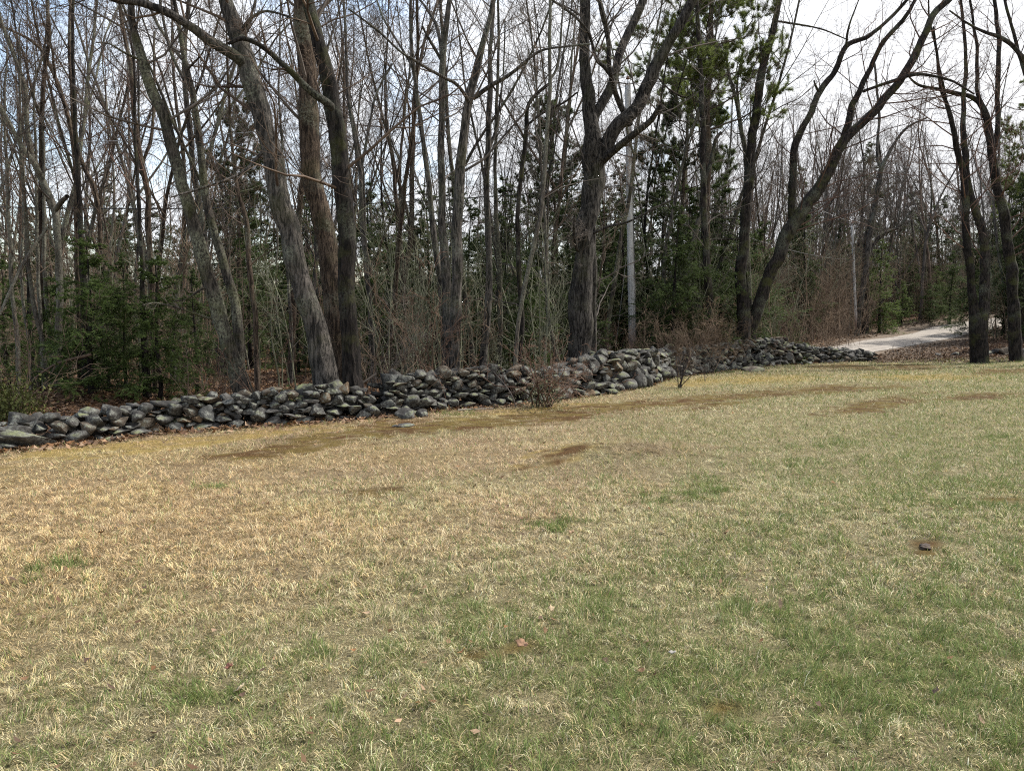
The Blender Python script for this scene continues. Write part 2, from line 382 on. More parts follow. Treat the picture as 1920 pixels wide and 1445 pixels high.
def lawn_masks(x, y):
    z = np.zeros_like(x); px, py = project(x, y, z)
    n = fbm(x*1.9+5, y*1.9, o=4); nn = fbm(x*10+1, y*10, o=3)
    k = 0.3*n+0.3*nn+0.2*vnoise(x*3.1+0.4*y, y*14)+0.2*vnoise(x*17, y*23)
    rust = np.zeros_like(x); yel = np.zeros_like(x); gr = np.zeros_like(x)
    for b in MOSS_RUST: rust = np.maximum(rust, blob(px, py, b[0], b[1], b[2]*1.3, b[3]*1.6, b[4], k))
    for b in MOSS_YEL: yel = np.maximum(yel, blob(px, py, b[0], b[1], b[2]*1.2, b[3]*1.3, b[4], k))
    for b in GREEN: gr = np.maximum(gr, blob(px, py, b[0], b[1], b[2], b[3], b[4], k))
    br = sm(0.26, 0.56, 0.5*fbm(x*4+2, y*9, o=3)+0.5*fbm(x*13, y*30, o=2)); rust = np.clip(rust*(0.15+1.6*br), 0, 1); yel = 0.75*yel*(0.1+0.9*br)
    return px, py, n, nn, rust, yel, gr
def lawn_cols(x, y):
    """straw colour, green share and patch masks of the lawn at points"""
    px, py, n, nn, rust, yel, gr = lawn_masks(x, y)
    n1 = fbm(x*0.55+11, y*0.55+2, o=3); n3 = fbm(x*1.1-7, y*1.1+31, o=3)
    oran = sm(1330, 1000, py+0.25*(px-300))*sm(1150, 350, px+(n1-0.5)*700)*sm(835, 880, py+0.06*px)
    pink = sm(1500, 900, px+(n3-0.5)*600)*sm(1180, 840, py+(n1-0.5)*200)
    straw = np.array([0.53, 0.448, 0.268])*np.ones((len(x), 1))
    straw = straw+(np.array([0.54, 0.400, 0.215])-straw)*oran[:, None]*0.95
    straw = straw+(np.array([0.54, 0.385, 0.245])-straw)*(pink*(1-0.6*oran)*sm(0.2, 0.6, n3))[:, None]
    grn = 0.15+0.17*sm(200, 1500, px)*sm(760, 1000, py)+0.13*sm(1000, 1300, py)+0.08*sm(1500, 1900, px)
    grn = grn*(1-0.65*oran)*(1-0.5*pink)
    grn = np.clip(grn*(0.42+1.45*sm(0.36, 0.66, 0.28*n+0.24*n1+0.48*nn)), 0, 0.85)
    grn = np.maximum(grn, gr*0.85*sm(0.30, 0.60, nn))
    return straw, grn, rust, yel, n, nn

# ------------------------------------------------------------------ ground sheet
def ground():
    def axis(a, b, lo, hi, step, far, nf):
        core = np.arange(lo, hi+1e-6, step)
        left = lo-np.geomspace(step*1.5, lo-a, nf)[::-1] if lo > a else np.array([])
        right = hi+np.geomspace(step*1.5, b-hi, nf)
        return np.concatenate([left, core, right])
    X = axis(-420, 420, -26, 34, 0.12, 0, 40); Y = axis(-60, 520, 0.6, 46, 0.12, 0, 46)
    gx, gy = np.meshgrid(X, Y); x, y = gx.ravel(), gy.ravel()
    z = terrain(x, y)
    straw, grn, rust, yel, n, nn = lawn_cols(x, np.maximum(y, 1.0))
    soil = np.array([0.22, 0.175, 0.10])
    c = soil*0.22+straw*0.29
    c = c*(1-grn[:, None]*0.8)+np.array([0.12, 0.13, 0.045])*grn[:, None]*0.8
    ol = sm(0.40, 0.62, fbm(x*3+8, y*5, o=3))[:, None]; c = c+((np.array([0.078, 0.040, 0.015])*(1-ol)+np.array([0.125, 0.090, 0.026])*ol)-c)*rust[:, None]*0.92
    c = c+(np.array([0.30, 0.215, 0.05])-c)*yel[:, None]*(1-rust[:, None])*0.8
    ey = edge_y(x, y); w = sm(-0.35, 0.5, y-ey+(n-0.5)*1.6)[:, None]
    litter = np.array([0.115, 0.070, 0.044])*(0.7+0.6*fbm(x*3, y*3, o=3))[:, None]
    litter = litter+(np.array([0.17, 0.105, 0.066])-litter)*sm(0.45, 0.7, fbm(x*0.7+4, y*0.7, o=3))[:, None]
    c = c*(1-w)+litter*w
    bank = (sm(3.0, 0.5, road_dist_grid(x, y))*w[:, 0])[:, None]
    c = c+(np.array([0.17, 0.135, 0.105])-c)*bank
    nx, ny = len(X), len(Y); i = np.arange(nx*ny).reshape(ny, nx)
    Q = np.stack([i[:-1, :-1], i[:-1, 1:], i[1:, 1:], i[1:, :-1]], -1).reshape(-1, 4)
    o = obj("ground", mesh("ground", np.c_[x, y, z], [Q], M['ground'], True, c)); tag(o, kind="structure")
def road_dist_grid(x, y):
    out = np.full(len(x), 99.0); m = (x > 2) & (x < 70) & (y > 28) & (y < 110)
    idx = np.nonzero(m)[0]
    for k in range(0, len(idx), 20000):
        s = idx[k:k+20000]; out[s] = road_dist(x[s], y[s])
    return out
ground()
def road():
    n, K = 60, 11
    P = np.zeros((n, K, 3))
    for k in range(K):
        s = k/(K-1); p = RNc*(1-s)+RFc*s; P[:, k, :2] = p
        P[:, k, 2] = terrain(p[:, 0], p[:, 1])+0.02+0.07*(1-(2*s-1)**2)+0.008*math.sin(k*1.9)
    i = np.arange(n*K).reshape(n, K)
    Q = np.stack([i[:-1, :-1], i[1:, :-1], i[1:, 1:], i[:-1, 1:]], -1).reshape(-1, 4)[:, ::-1]
    tag(obj("road", mesh("road", P.reshape(-1, 3), [Q], M['road'])), kind="structure")
road()

# ------------------------------------------------------------------ grass (nobody could count it)
def grass():
    rng = np.random.default_rng(5)
    V, T, C, nv = [], [], [], 0
    # (near, far, blades per m2, length, width, fine)
    for y0, y1, dens, ln, wd, fine in ((1.3, 4.2, 11000, 0.045, 0.0027, True), (4.2, 7.5, 6500, 0.050, 0.0038, True), (7.5, 13, 3000, 0.060, 0.0065, False), (13, 21, 1300, 0.07, 0.010, False), (21, 36, 520, 0.085, 0.017, False)):
        wmax = 0.86
        A = wmax*(y1*y1-y0*y0); N = int(A*dens)
        y = np.sqrt(rng.random(N)*(y1*y1-y0*y0)+y0*y0); x = (rng.random(N)*2-1)*wmax*y
        k = y < edge_y(x, y)+rng.normal(size=N)*0.08; x, y = x[k], y[k]
        straw, grn, rust, yel, n, nn = lawn_cols(x, y)
        keep = rng.random(len(x)) > np.clip(0.72*rust+0.30*yel, 0, 0.85)
        x, y, straw, grn, rust, yel, n, nn = x[keep], y[keep], straw[keep], grn[keep], rust[keep], yel[keep], n[keep], nn[keep]
        N = len(x); z = terrain(x, y)-0.004
        dpx, dpy = project(x, y, z); dead = blob(dpx, dpy, 1215, 842, 130, 14, 2, 0.5*n+0.5*nn)
        isg = rng.random(N) < grn*(1-0.8*dead)
        c = straw*(0.45+0.92*rng.random((N, 1)))*(0.70+0.46*sm(0.30, 0.70, fbm(x*15+3, y*15, o=3)))[:, None]*1.08
        c = c*(np.array([1, 1, 1])+0.10*rng.normal(size=(N, 1))*np.array([0.3, -0.2, -1.2]))
        g = np.array([0.125, 0.182, 0.052])*(0.55+0.95*rng.random((N, 1)))+np.array([0.14, 0.10, 0.05])*(rng.random((N, 1))**2)
        c = np.where(isg[:, None], g, c)
        ry = (yel*(1-rust))[:, None]; c = c*(1-0.7*ry)+np.array([0.37, 0.265, 0.06])*0.7*ry
        c = c*(1-0.75*rust[:, None])+np.array([0.125, 0.070, 0.024])*0.75*rust[:, None]*(0.6+0.8*rng.random((N, 1)))
        c = c*(1-0.65*dead[:, None])+np.array([0.25, 0.185, 0.115])*0.65*dead[:, None]*(0.5+rng.random((N, 1)))
        # combed, matted tufts: direction follows a smooth field with spread
        fld = 2*np.pi*(fbm(x*6+40, y*6, o=3)*3.0)+0.9*rng.normal(size=N)
        lean = np.clip(np.where(isg, 0.80, 1.32)+0.28*rng.normal(size=N), 0.1, 1.45)
        L = ln*(0.55+0.9*rng.random(N))*np.where(isg, 1.05, 1.0)*(0.45+1.15*sm(0.3, 0.7, 0.25*n+0.35*nn+0.4*vnoise(x*15, y*15)))*(1-0.6*rust)*(1-0.55*yel)*(1+0.9*dead)
        w = wd*(0.65+0.7*rng.random(N))
        dx, dy = np.cos(fld), np.sin(fld)
        B = np.c_[x, y, z]; ph = rng.random(N)*2*np.pi
        side = np.c_[np.cos(ph), np.sin(ph), np.zeros(N)]*w[:, None]*0.5
        H1, H2 = L*0.55*np.cos(lean*0.55), L*0.55*np.sin(lean*0.55)
        M1 = B+np.c_[dx*H2, dy*H2, H1]
        tip = M1+np.c_[dx*L*0.5*np.sin(lean*1.25), dy*L*0.5*np.sin(lean*1.25), L*0.5*np.cos(lean*1.25)]
        if fine:
            v = np.stack([B-side, B+side, M1+side*0.8, M1-side*0.8, tip], 1); i = np.arange(N)[:, None]*5+nv
            T.append(np.concatenate([i+np.array([0, 1, 2]), i+np.array([0, 2, 3]), i+np.array([3, 2, 4])])); m = 5
        else:
            v = np.stack([B-side, B+side, M1*0.25+tip*0.75], 1); i = np.arange(N)[:, None]*3+nv
            T.append(i+np.array([0, 1, 2])); m = 3
        V.append(v.reshape(-1, 3)); C.append(np.repeat(c, m, axis=0)); nv += N*m
    o = obj("grass", mesh("grass", np.concatenate(V), [np.concatenate(T)], M['grass'], True, np.clip(np.concatenate(C), 0.01, 0.7)))
    tag(o, "dry straw coloured lawn grass with thin green patches", "grass", kind="stuff")
grass()

# ------------------------------------------------------------------ leaf litter on the woodland floor
def leaf_quads(rng, x, y, z, size, cols, tilt=0.5):
    N = len(x); a = rng.random(N)*2*np.pi; t = rng.normal(size=(N, 2))*tilt
    u = np.c_[np.cos(a), np.sin(a), t[:, 0]*0.7]; v = np.c_[-np.sin(a), np.cos(a), t[:, 1]*0.7]
    s = (size*(0.6+0.8*rng.random(N)))[:, None]; B = np.c_[x, y, z]
    cv = np.c_[np.zeros(N), np.zeros(N), 0.25*rng.random(N)]*s
    V = np.stack([B-u*s*0.5+cv, B-v*s*0.28, B+u*s*0.5+cv, B+v*s*0.28], 1).reshape(-1, 3)
    i = np.arange(N)[:, None]*4
    return V, np.concatenate([i+np.array([0, 1, 3]), i+np.array([1, 2, 3])]), np.repeat(cols, 4, axis=0)
LEAFC = np.array([[0.20, 0.115, 0.065], [0.27, 0.17, 0.10], [0.15, 0.085, 0.05], [0.32, 0.22, 0.145], [0.23, 0.12, 0.055], [0.11, 0.07, 0.05]])
def litter():
    rng = np.random.default_rng(8); N = 110000
    u = rng.uniform(-0.86, 0.86, N); ey = np.interp(u, _eu, EB[:, 1])
    y = ey+0.1+rng.random(N)**1.7*38; x = u*y
    k = (road_dist_grid(x, y) > 0.15); x, y = x[k], y[k]
    # a few blown against the foot of the wall and along the right edge of the lawn
    n2 = 3100; u2 = np.concatenate([rng.uniform(-0.72, 0.5, 900), rng.uniform(0.48, 0.86, 2200)]); e2 = np.interp(u2, _eu, EB[:, 1])
    y2 = e2-np.abs(rng.normal(size=n2))*np.where(u2 > 0.48, 0.9, 0.16); x2 = u2*y2
    x, y = np.concatenate([x, x2]), np.concatenate([y, y2])
    n3 = 1100; u3 = rng.uniform(-0.8, 0.8, n3); y3 = 2.2+rng.random(n3)**0.8*(np.interp(u3, _eu, EB[:, 1])-2.4)
    x, y = np.concatenate([x, u3*y3]), np.concatenate([y, y3])
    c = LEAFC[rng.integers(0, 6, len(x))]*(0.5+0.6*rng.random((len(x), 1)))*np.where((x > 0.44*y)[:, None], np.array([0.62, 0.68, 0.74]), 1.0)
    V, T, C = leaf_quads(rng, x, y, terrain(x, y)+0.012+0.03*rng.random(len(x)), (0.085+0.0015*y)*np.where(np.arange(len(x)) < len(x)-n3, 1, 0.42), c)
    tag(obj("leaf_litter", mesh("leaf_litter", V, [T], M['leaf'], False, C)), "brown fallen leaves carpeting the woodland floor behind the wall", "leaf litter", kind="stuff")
litter()

# ------------------------------------------------------------------ dry stone walls
import bmesh
def ico(sub):
    bm = bmesh.new(); bmesh.ops.create_icosphere(bm, subdivisions=sub, radius=1.0)
    bm.verts.ensure_lookup_table(); V = np.array([v.co for v in bm.verts]); F = np.array([[v.index for v in f.verts] for f in bm.faces]); bm.free()
    return V, F
ICO = {2: ico(2), 3: ico(3), 4: ico(4)}
def stone_shape(rng, w, d, h, sub=3, planes=15):
    V0, F = ICO[sub]; V = V0.copy()
    for _ in range(planes):
        n = rng.normal(size=3); n /= np.linalg.norm(n)
        o = rng.uniform(0.36, 0.78); e = np.maximum(V@n-o, 0); V -= e[:, None]*n*0.985
    f = rng.random(3)*50
    V *= 1+0.10*(fbm(V0[:, 0]*1.7+f[0], V0[:, 1]*1.7+f[1], V0[:, 2]*1.7+f[2], 3)-0.5)[:, None]
    V *= 1+0.07*(fbm(V0[:, 0]*7+f[1], V0[:, 1]*7+f[2], V0[:, 2]*7+f[0], 2)-0.5)[:, None]
    V /= np.abs(V).max(axis=0); V *= np.array([w, d, h])*0.5
    a = rng.normal()*0.14; ca, sa = math.cos(a), math.sin(a)
    V = V@np.array([[ca, 0, -sa], [0, 1, 0], [sa, 0, ca]])
    b = rng.normal()*0.25; cb, sb = math.cos(b), math.sin(b)
    return V@np.array([[cb, sb, 0], [-sb, cb, 0], [0, 0, 1]]), F
def stone_col(rng):
    k = rng.uniform(0.52, 0.88); c = np.array([1.0, 1.0, 1.0])*k
    q = rng.random()
    if q < 0.14: c = k*np.array([1.25, 1.06, 0.86])
    elif q < 0.2: c = k*np.array([0.95, 1.02, 1.06])
    elif q < 0.23: c = 1.0*k*np.array([1.6, 1.15, 0.75])
    return c
top_px = [(-120, 815), (-40, 808), (25, 792), (60, 782), (130, 776), (180, 772), (260, 764), (300, 757), (350, 744), (420, 739), (480, 735), (540, 727), (600, 719), (650, 719), (694, 726), (706, 742), (714, 766)]
top_px2 = [(730, 768), (740, 745), (750, 709), (800, 699), (850, 693), (900, 688), (960, 687), (1010, 690), (1060, 694)]
top_px3 = [(1045, 698), (1090, 687), (1115, 670), (1160, 660), (1220, 656), (1290, 655), (1340, 648), (1400, 640), (1450, 637), (1480, 640), (1520, 647), (1560, 652), (1610, 656), (1648, 661)]
def base_at(px):
    return np.array([np.interp(px, [p[0] for p in wall_px], WB[:, k]) for k in (0, 1)])
def dry_wall(tops, label, seed, smin, smax, thick):
    rng = np.random.default_rng(seed)
    pxs = np.linspace(tops[0][0], tops[-1][0], 500); P = np.array([base_at(p) for p in pxs])
    S = np.concatenate([[0], np.cumsum(np.linalg.norm(np.diff(P, axis=0), axis=1))])
    tp = np.interp(pxs, [t[0] for t in tops], [t[1] for t in tops])
    Hh = np.maximum(EYE-(tp-610)/FPX*(P[:, 1]+0.35)-terrain(P[:, 0], P[:, 1]), 0.15)
    root = empty("stone_wall", (P[250, 0], P[250, 1], gz(*P[250])), label, "stone wall")
    O = np.array(root.location)
    def place(s):
        x, y = np.interp(s, S, P[:, 0]), np.interp(s, S, P[:, 1])
        x2, y2 = np.interp(s+0.3, S, P[:, 0]), np.interp(s+0.3, S, P[:, 1]); x1, y1 = np.interp(s-0.3, S, P[:, 0]), np.interp(s-0.3, S, P[:, 1])
        t = np.array([x2-x1, y2-y1]); t /= np.linalg.norm(t)
        return np.array([x, y]), t
    stones = []                                       # (size shown, verts, faces, colour)
    def layer(off, lo, hi, hk, sub, show, dens=1.0):
        ds = 0.02; nb = int(S[-1]/ds)+1; skyl = np.full(nb, -0.05); closed = np.zeros(nb, bool)
        hh = np.interp(np.arange(nb)*ds, S, Hh)*hk
        guard = 0
        while not closed.all() and guard < 4000:
            guard += 1
            v = np.where(closed, 9, skyl); b = int(np.argmin(v+rng.random(nb)*0.03))
            big = 1.35 if skyl[b] < 0.12 else 1.0
            w = min(rng.uniform(lo, hi)*big, 1.5*hi) if rng.random() > 0.2 else rng.uniform(hi*0.9, hi*1.35)
            h = w*(rng.uniform(0.40, 0.9) if rng.random() > 0.28 else rng.uniform(0.22, 0.36))
            if skyl[b] > 0.6*hh[b]: h = min(h, 0.24); 
            a0, a1 = max(0, b-int(w*0.5/ds)), min(nb, b+int(w*0.5/ds)+1)
            base = np.sort(skyl[a0:a1])[int(0.6*(a1-a0-1))]
            if base+0.55*h > hh[b]:
                closed[max(0, b-3):b+4] = True; skyl[max(0, b-3):b+4] = np.maximum(skyl[max(0, b-3):b+4], base); continue
            s = (a0+a1)*0.5*ds; p, t = place(s); nrm = np.array([-t[1], t[0]])
            d = w*rng.uniform(0.8, 1.2)
            batter = 0.22*max(base, 0)                # the faces lean in as the wall rises
            q = p+nrm*(off(base, rng)+(batter if show else 0))
            V, F = stone_shape(rng, w*1.18, d, h*1.2, sub)
            W = np.c_[V[:, 0]*t[0]+V[:, 1]*nrm[0]+q[0], V[:, 0]*t[1]+V[:, 1]*nrm[1]+q[1], V[:, 2]+base+h*0.5+gz(*q)]-O
            stones.append((w*h/q[1]**2*(1.0 if show else 0.15), W, F, stone_col(rng)))
            arc = np.sqrt(np.clip(1-np.linspace(-1, 1, a1-a0)**2*0.75, 0.1, 1))
            skyl[a0:a1] = np.maximum(skyl[a0:a1], base+h*(0.25+0.69*arc))
    layer(lambda b, r: 0.12+r.normal()*0.03, smin, smax, 1.0, 3, True)
    layer(lambda b, r: 0.12+thick*0.5+r.normal()*0.05, smin*1.2, smax*1.2, 1.0, 2, False)
    layer(lambda b, r: 0.12+thick+r.normal()*0.06, smin*1.2, smax*1.2, 0.9, 2, False)
    stones.sort(key=lambda q: -q[0])
    for q in stones[:100]:
        c = q[1].mean(axis=0); obj("stone", mesh("stone", q[1]-c, [q[2]], M['stone'], True, np.broadcast_to(q[3], q[1].shape)), root, loc=c)
    g = Geo()
    for q in stones[100:]: g.add(q[1], T=q[2], col=q[3])
    if g.n: tag(obj("stones", g.mesh("stones", M['stone']), root), kind="stuff")
    return root
dry_wall(top_px, "low grey dry stone wall at left, from the big end boulder to the gap", 21, 0.10, 0.25, 0.5)
dry_wall(top_px2, "taller dry stone wall stretch between the gap and the bush growing before it", 22, 0.11, 0.27, 0.55)
dry_wall(top_px3, "long dry stone wall running from the big oak past utility pole to the road", 23, 0.15, 0.37, 0.65)

def boulder(px, py, Y, w, d, h, label, seed, sub=4, sink=0.25, name="boulder", group=None, rz=None):
    rng = np.random.default_rng(seed); x = at(px, py, Y)[0]
    V, F = stone_shape(rng, w, d, h, sub, 8)
    o = obj(name, mesh(name, V, [F], M['stone'], True, np.broadcast_to(stone_col(rng), V.shape)), loc=(x, Y, gz(x, Y)+h*(0.5-sink)), rot=(0, 0, R(40) if rz is None else rz))
    return tag(o, label, "rock" if name == "rock" else "boulder", group)
boulder(18, 830, gp(18, 846)[1]+0.2, 1.05, 0.6, 0.42, "large low lichen spotted boulder at the left end of the wall", 31, rz=R(20))
boulder(762, 775, gp(762, 786)[1]+0.15, 0.42, 0.3, 0.24, "brown tinged rock tumbled in the gap between two wall stretches", 32, 3, name="rock")
boulder(735, 768, gp(735, 779)[1]+0.35, 0.34, 0.28, 0.26, "mossy rock deepest in the wall gap, beside the brown tinged one", 33, 3, name="rock")
boulder(792, 772, gp(792, 783)[1]+0.1, 0.26, 0.22, 0.2, "small ochre stained rock at the foot of the wall right of gap", 34, 3, name="rock")
boulder(1408, 693, gp(1408, 697)[1], 1.6, 0.9, 0.16, "flat grey ledge rock lying in grass before the long wall", 35, 3, name="rock")
boulder(755, 797, gp(755, 800)[1], 0.4, 0.25, 0.07, "thin pale slab bedded in bare soil below the wall gap", 36, 3, name="rock")
boulder(1196, 722, gp(1196, 730)[1]+0.1, 0.62, 0.4, 0.55, "tilted pale slab propped against the wall foot right of the oak", 37, 3, name="rock")
for i, (px, w, h, dy, lab) in enumerate([(1886, 0.95, 0.5, 0.6, "largest dark rock at the right edge of lawn under leaning tree"), (1912, 0.9, 0.42, 0.3, "dark rock at the far right end of the lawn edge"), (1935, 0.8, 0.5, 0.8, "dark rock cut by the right picture edge"),
        (1850, 0.6, 0.26, 0.5, "low rock among leaves right of the twin dark trunks"), (1845, 0.4, 0.22, 0.0, "pale small rock at the lawn edge before the twin dark trunks"), (1760, 0.4, 0.18, 0.2, "small pale rock in leaves below the road bank"),
        (1790, 0.5, 0.2, 0.4, "low pale rock in leaves left of the twin dark trunks"), (1868, 0.6, 0.34, 0.9, "rounded rock behind the lawn edge between the right hand trunks")]):
    Y = gp(px, 668)[1]+dy; boulder(px, 660, Y, w, w*0.7, h, lab, 50+i, 3, 0.2, name="rock", group="rocks along the right lawn edge")

# ------------------------------------------------------------------ trees
def trunk_mesh(pts, rad, sides, rough=0.10, seed=0, flare=0.0):
    """pts (K,3): one tapering tube with bark ridges and swellings in its outline"""
    K = len(pts); V, Q = tubes(pts[None], rad[None], sides); V = V.reshape(K, sides, 3)
    a = np.arange(sides)*2*np.pi/sides; s = np.concatenate([[0], np.cumsum(np.linalg.norm(np.diff(pts, axis=0), axis=1))])
    A, S_ = np.meshgrid(a, s)
    rr = np.maximum(rad.mean(), 0.02)
    n = fbm(np.cos(A)*2.2+seed, np.sin(A)*2.2+seed*3, S_*0.55/rr*0.25+seed, 3)-0.5
    n2 = fbm(np.cos(A)*5+seed, np.sin(A)*5, S_*1.4+seed, 2)-0.5
    k = 1+rough*(1.6*n+0.8*n2+0.9*(fbm(np.cos(A)*9+seed, np.sin(A)*9, S_*3.5+seed, 2)-0.5))
    if flare: k = k+flare*np.exp(-S_/(1.6*rad[0]))*(1+0.5*np.sin(A*5+seed)*np.exp(-S_/(1.2*rad[0])))
    V = pts[:, None, :]+(V-pts[:, None, :])*k[..., None]
    return V.reshape(-1, 3), Q
def crown_from(rng, g, parents, plan, twr, K=(7, 6, 5, 4)):
    """grow successive orders of branches from parent curves; plan: list of (count, t0, t1, angle, length ratio, radius ratio, rmax, wobble, up)"""
    cur = parents
    for lev, (k, t0, t1, ang, lr, rr, rmax, wob, up) in enumerate(plan):
        nxt = []
        for P, rad in cur:
            S, D, L, r = spawn(rng, P, rad, k, t0, t1, R(ang), lr, rr, rmax)
            L = np.maximum(L, 0.12)
            P2, r2 = grow(rng, S, D, L, r, K[min(lev, 3)], wob, up, 0.8, twr)
            V, Q = tubes(P2, r2, 5 if lev == 0 else (4 if lev == 1 else 3)); g.add(V, Q); nxt.append((P2, r2))
        cur = nxt
    return cur

def bare_variant(seed, H, r0, forks=1, first=0.35, nb=16, twr=0.0045, dense=1.0, lean=0.05, spread=0.26):
    """a forest-grown leafless tree: returns trunk arrays and crown arrays, base at the origin"""
    rng = np.random.default_rng(seed); tg, cg = Geo(), Geo(); K = 26
    P = np.zeros((K, 3)); d = np.array([rng.normal()*lean, rng.normal()*lean, 1.0]); wa = rng.normal(size=2)*0.03
    for i in range(1, K):
        d = d+np.array([rng.normal()*0.055, rng.normal()*0.055, 0]); d[:2] = d[:2]*0.94+wa*0.3; d = d/np.linalg.norm(d)
        P[i] = P[i-1]+d*H/(K-1)
    rad = r0*np.linspace(1, 0.10, K)**0.8
    curves = [(P[None], rad[None])]
    V, Q = trunk_mesh(P, rad, 9, 0.10, seed, 0.35); tg.add(V, Q)
    for f in range(forks):
        i = int(K*rng.uniform(0.25, 0.55)); az = rng.random()*6.28; o = np.array([math.cos(az), math.sin(az), 0])
        n = K-i; F = np.zeros((n, 3)); F[0] = P[i]; dd = norm(o*rng.uniform(0.4, 0.8)+np.array([0, 0, 1.0]))
        for j in range(1, n):
            dd = norm(dd+rng.normal(size=3)*0.07+np.array([0, 0, 0.06])); F[j] = F[j-1]+dd*H/(K-1)*0.92
        fr = rad[i:]*0.72; V, Q = trunk_mesh(F, fr, 7, 0.10, seed+f, 0.0); tg.add(V, Q); curves.append((F[None], fr[None]))
    crown_from(rng, cg, curves, [(nb, first, 0.98, 46, spread, 0.42, r0*0.34, 0.28, 0.11), (int(5*dense), 0.18, 1.0, 42, 0.48, 0.55, 0.013, 0.30, 0.07), (int(5*dense), 0.12, 1.0, 40, 0.50, 0.6, 0.0065, 0.32, 0.05), (2, 0.15, 1.0, 38, 0.5, 0.75, 0.004, 0.28, 0.04)], twr)
    # a few dead stubs low down
    S, D, L, r = spawn(rng, P[None], rad[None], 5, 0.08, first, R(75), 0.07, 0.25, 0.02)
    P2, r2 = grow(rng, S, D, L, r, 5, 0.3, 0.02, 0.8, twr); cg.add(*tubes(P2, r2, 4))
    S, D, L, r = spawn(rng, P2, r2, 3, 0.3, 1.0, R(45), 0.5, 0.6, 0.01); P3, r3 = grow(rng, S, D, L, r, 4, 0.3, 0.02, 0.8, twr); cg.add(*tubes(P3, r3, 3))
    return tg, cg

def needle_spray(rng, P, rad, per, ln, wd, g, base, spread=1.0, up=0.0, tuft=False):
    """slivers of needles set along both sides of branchlet curves (N,K,3)"""
    ln_ = np.linalg.norm(np.diff(P, axis=1), axis=2).sum(1); kp = rng.random(len(P)) < np.clip(ln_/(1.15*np.median(ln_)), 0.06, 1)**1.3; P, rad = P[kp], rad[kp]
    N, K, _ = P.shape
    t = rng.random((N, per))*(0.9 if not tuft else 0.75)+(0.1 if not tuft else 0.25); f = t*(K-1)*0.999; i = np.floor(f).astype(int); w = (f-i)[..., None]; n = np.arange(N)[:, None]
    S = (P[n, i]*(1-w)+P[n, i+1]*w).reshape(-1, 3); T = norm(P[n, i+1]-P[n, i]).reshape(-1, 3)
    q = rng.normal(size=T.shape); q[:, 2] *= 0.35 if not tuft else 1.0; q = norm(q)
    D = norm(T*0.7+q*spread+np.array([0, 0, up])); L = ln*(0.6+0.8*rng.random(len(S)))[:, None]
    W = norm(np.cross(D, rng.normal(size=D.shape)+np.array([0, 0, 1.5])))*wd*0.5
    V = np.stack([S-W, S+W, S+D*L], 1).reshape(-1, 3)
    c = base*(0.55+0.8*rng.random((len(S), 1)))+np.array([0.03, 0.03, 0.0])*(rng.random((len(S), 1))**3)
    shade = np.repeat(0.7+0.6*rng.random((N, 1)), per, axis=1).reshape(-1, 1); c = c*shade
    i = np.arange(len(S))[:, None]*3
    g.add(V, T=i+np.array([0, 1, 2]), col=np.repeat(c, 3, axis=0))
def hemlock_variant(seed, H, r0, base_frac=0.05, nb=46, reach=0.34, col=(0.055, 0.085, 0.030), per=16, ln=0.075, wd=0.026, droop=-0.06, top=1.0):
    rng = np.random.default_rng(seed); tg, cg, fg = Geo(), Geo(), Geo(); K = 22
    z = np.linspace(0, H, K); P = np.c_[np.cumsum(rng.normal(size=K)*0.02), np.cumsum(rng.normal(size=K)*0.02), z]; P[0, :2] = 0
    rad = r0*np.linspace(1, 0.07, K); tg.add(*trunk_mesh(P, rad, 9, 0.1, seed, 0.3))
    t = base_frac+(top-base_frac)*(np.arange(nb)+rng.random(nb))/nb; zz_ = t*H; az = rng.random(nb)*6.283
    t = np.clip(t+rng.normal(size=nb)*0.03, base_frac, 0.99); zz_ = t*H
    S = np.c_[np.interp(zz_, z, P[:, 0]), np.interp(zz_, z, P[:, 1]), zz_]
    D = np.c_[np.cos(az), np.sin(az), 0.15+0.25*t+rng.normal(size=nb)*0.22]
    L = H*reach*(1-0.88*t**1.7)*(0.35+1.0*rng.random(nb)); r = np.maximum(r0*0.18*(1-0.8*t), 0.006)
    P1, r1 = grow(rng, S, D, L, r, 9, 0.26, droop, 0.85, 0.004); V, Q = tubes(P1, r1, 4); tg.add(V, Q)
    S, D, L, r = spawn(rng, P1, r1, 13, 0.12, 1.0, R(52), 0.42, 0.5, 0.008, 0.6, 0, True)
    P2, r2 = grow(rng, S, D, L, r, 6, 0.26, -0.04, 0.8, 0.003); tg.add(*tubes(P2, r2, 3))
    S, D, L, r = spawn(rng, P2, r2, 5, 0.2, 1.0, R(45), 0.5, 0.6, 0.006, 0.5, 0, True)
    P3, r3 = grow(rng, S, D, L, r, 4, 0.16, -0.02, 0.8, 0.0025)
    needle_spray(rng, P3, r3, max(4, per//2), ln, wd, fg, np.array(col)); needle_spray(rng, P2, r2, per, ln, wd, fg, np.array(col))
    return tg, fg
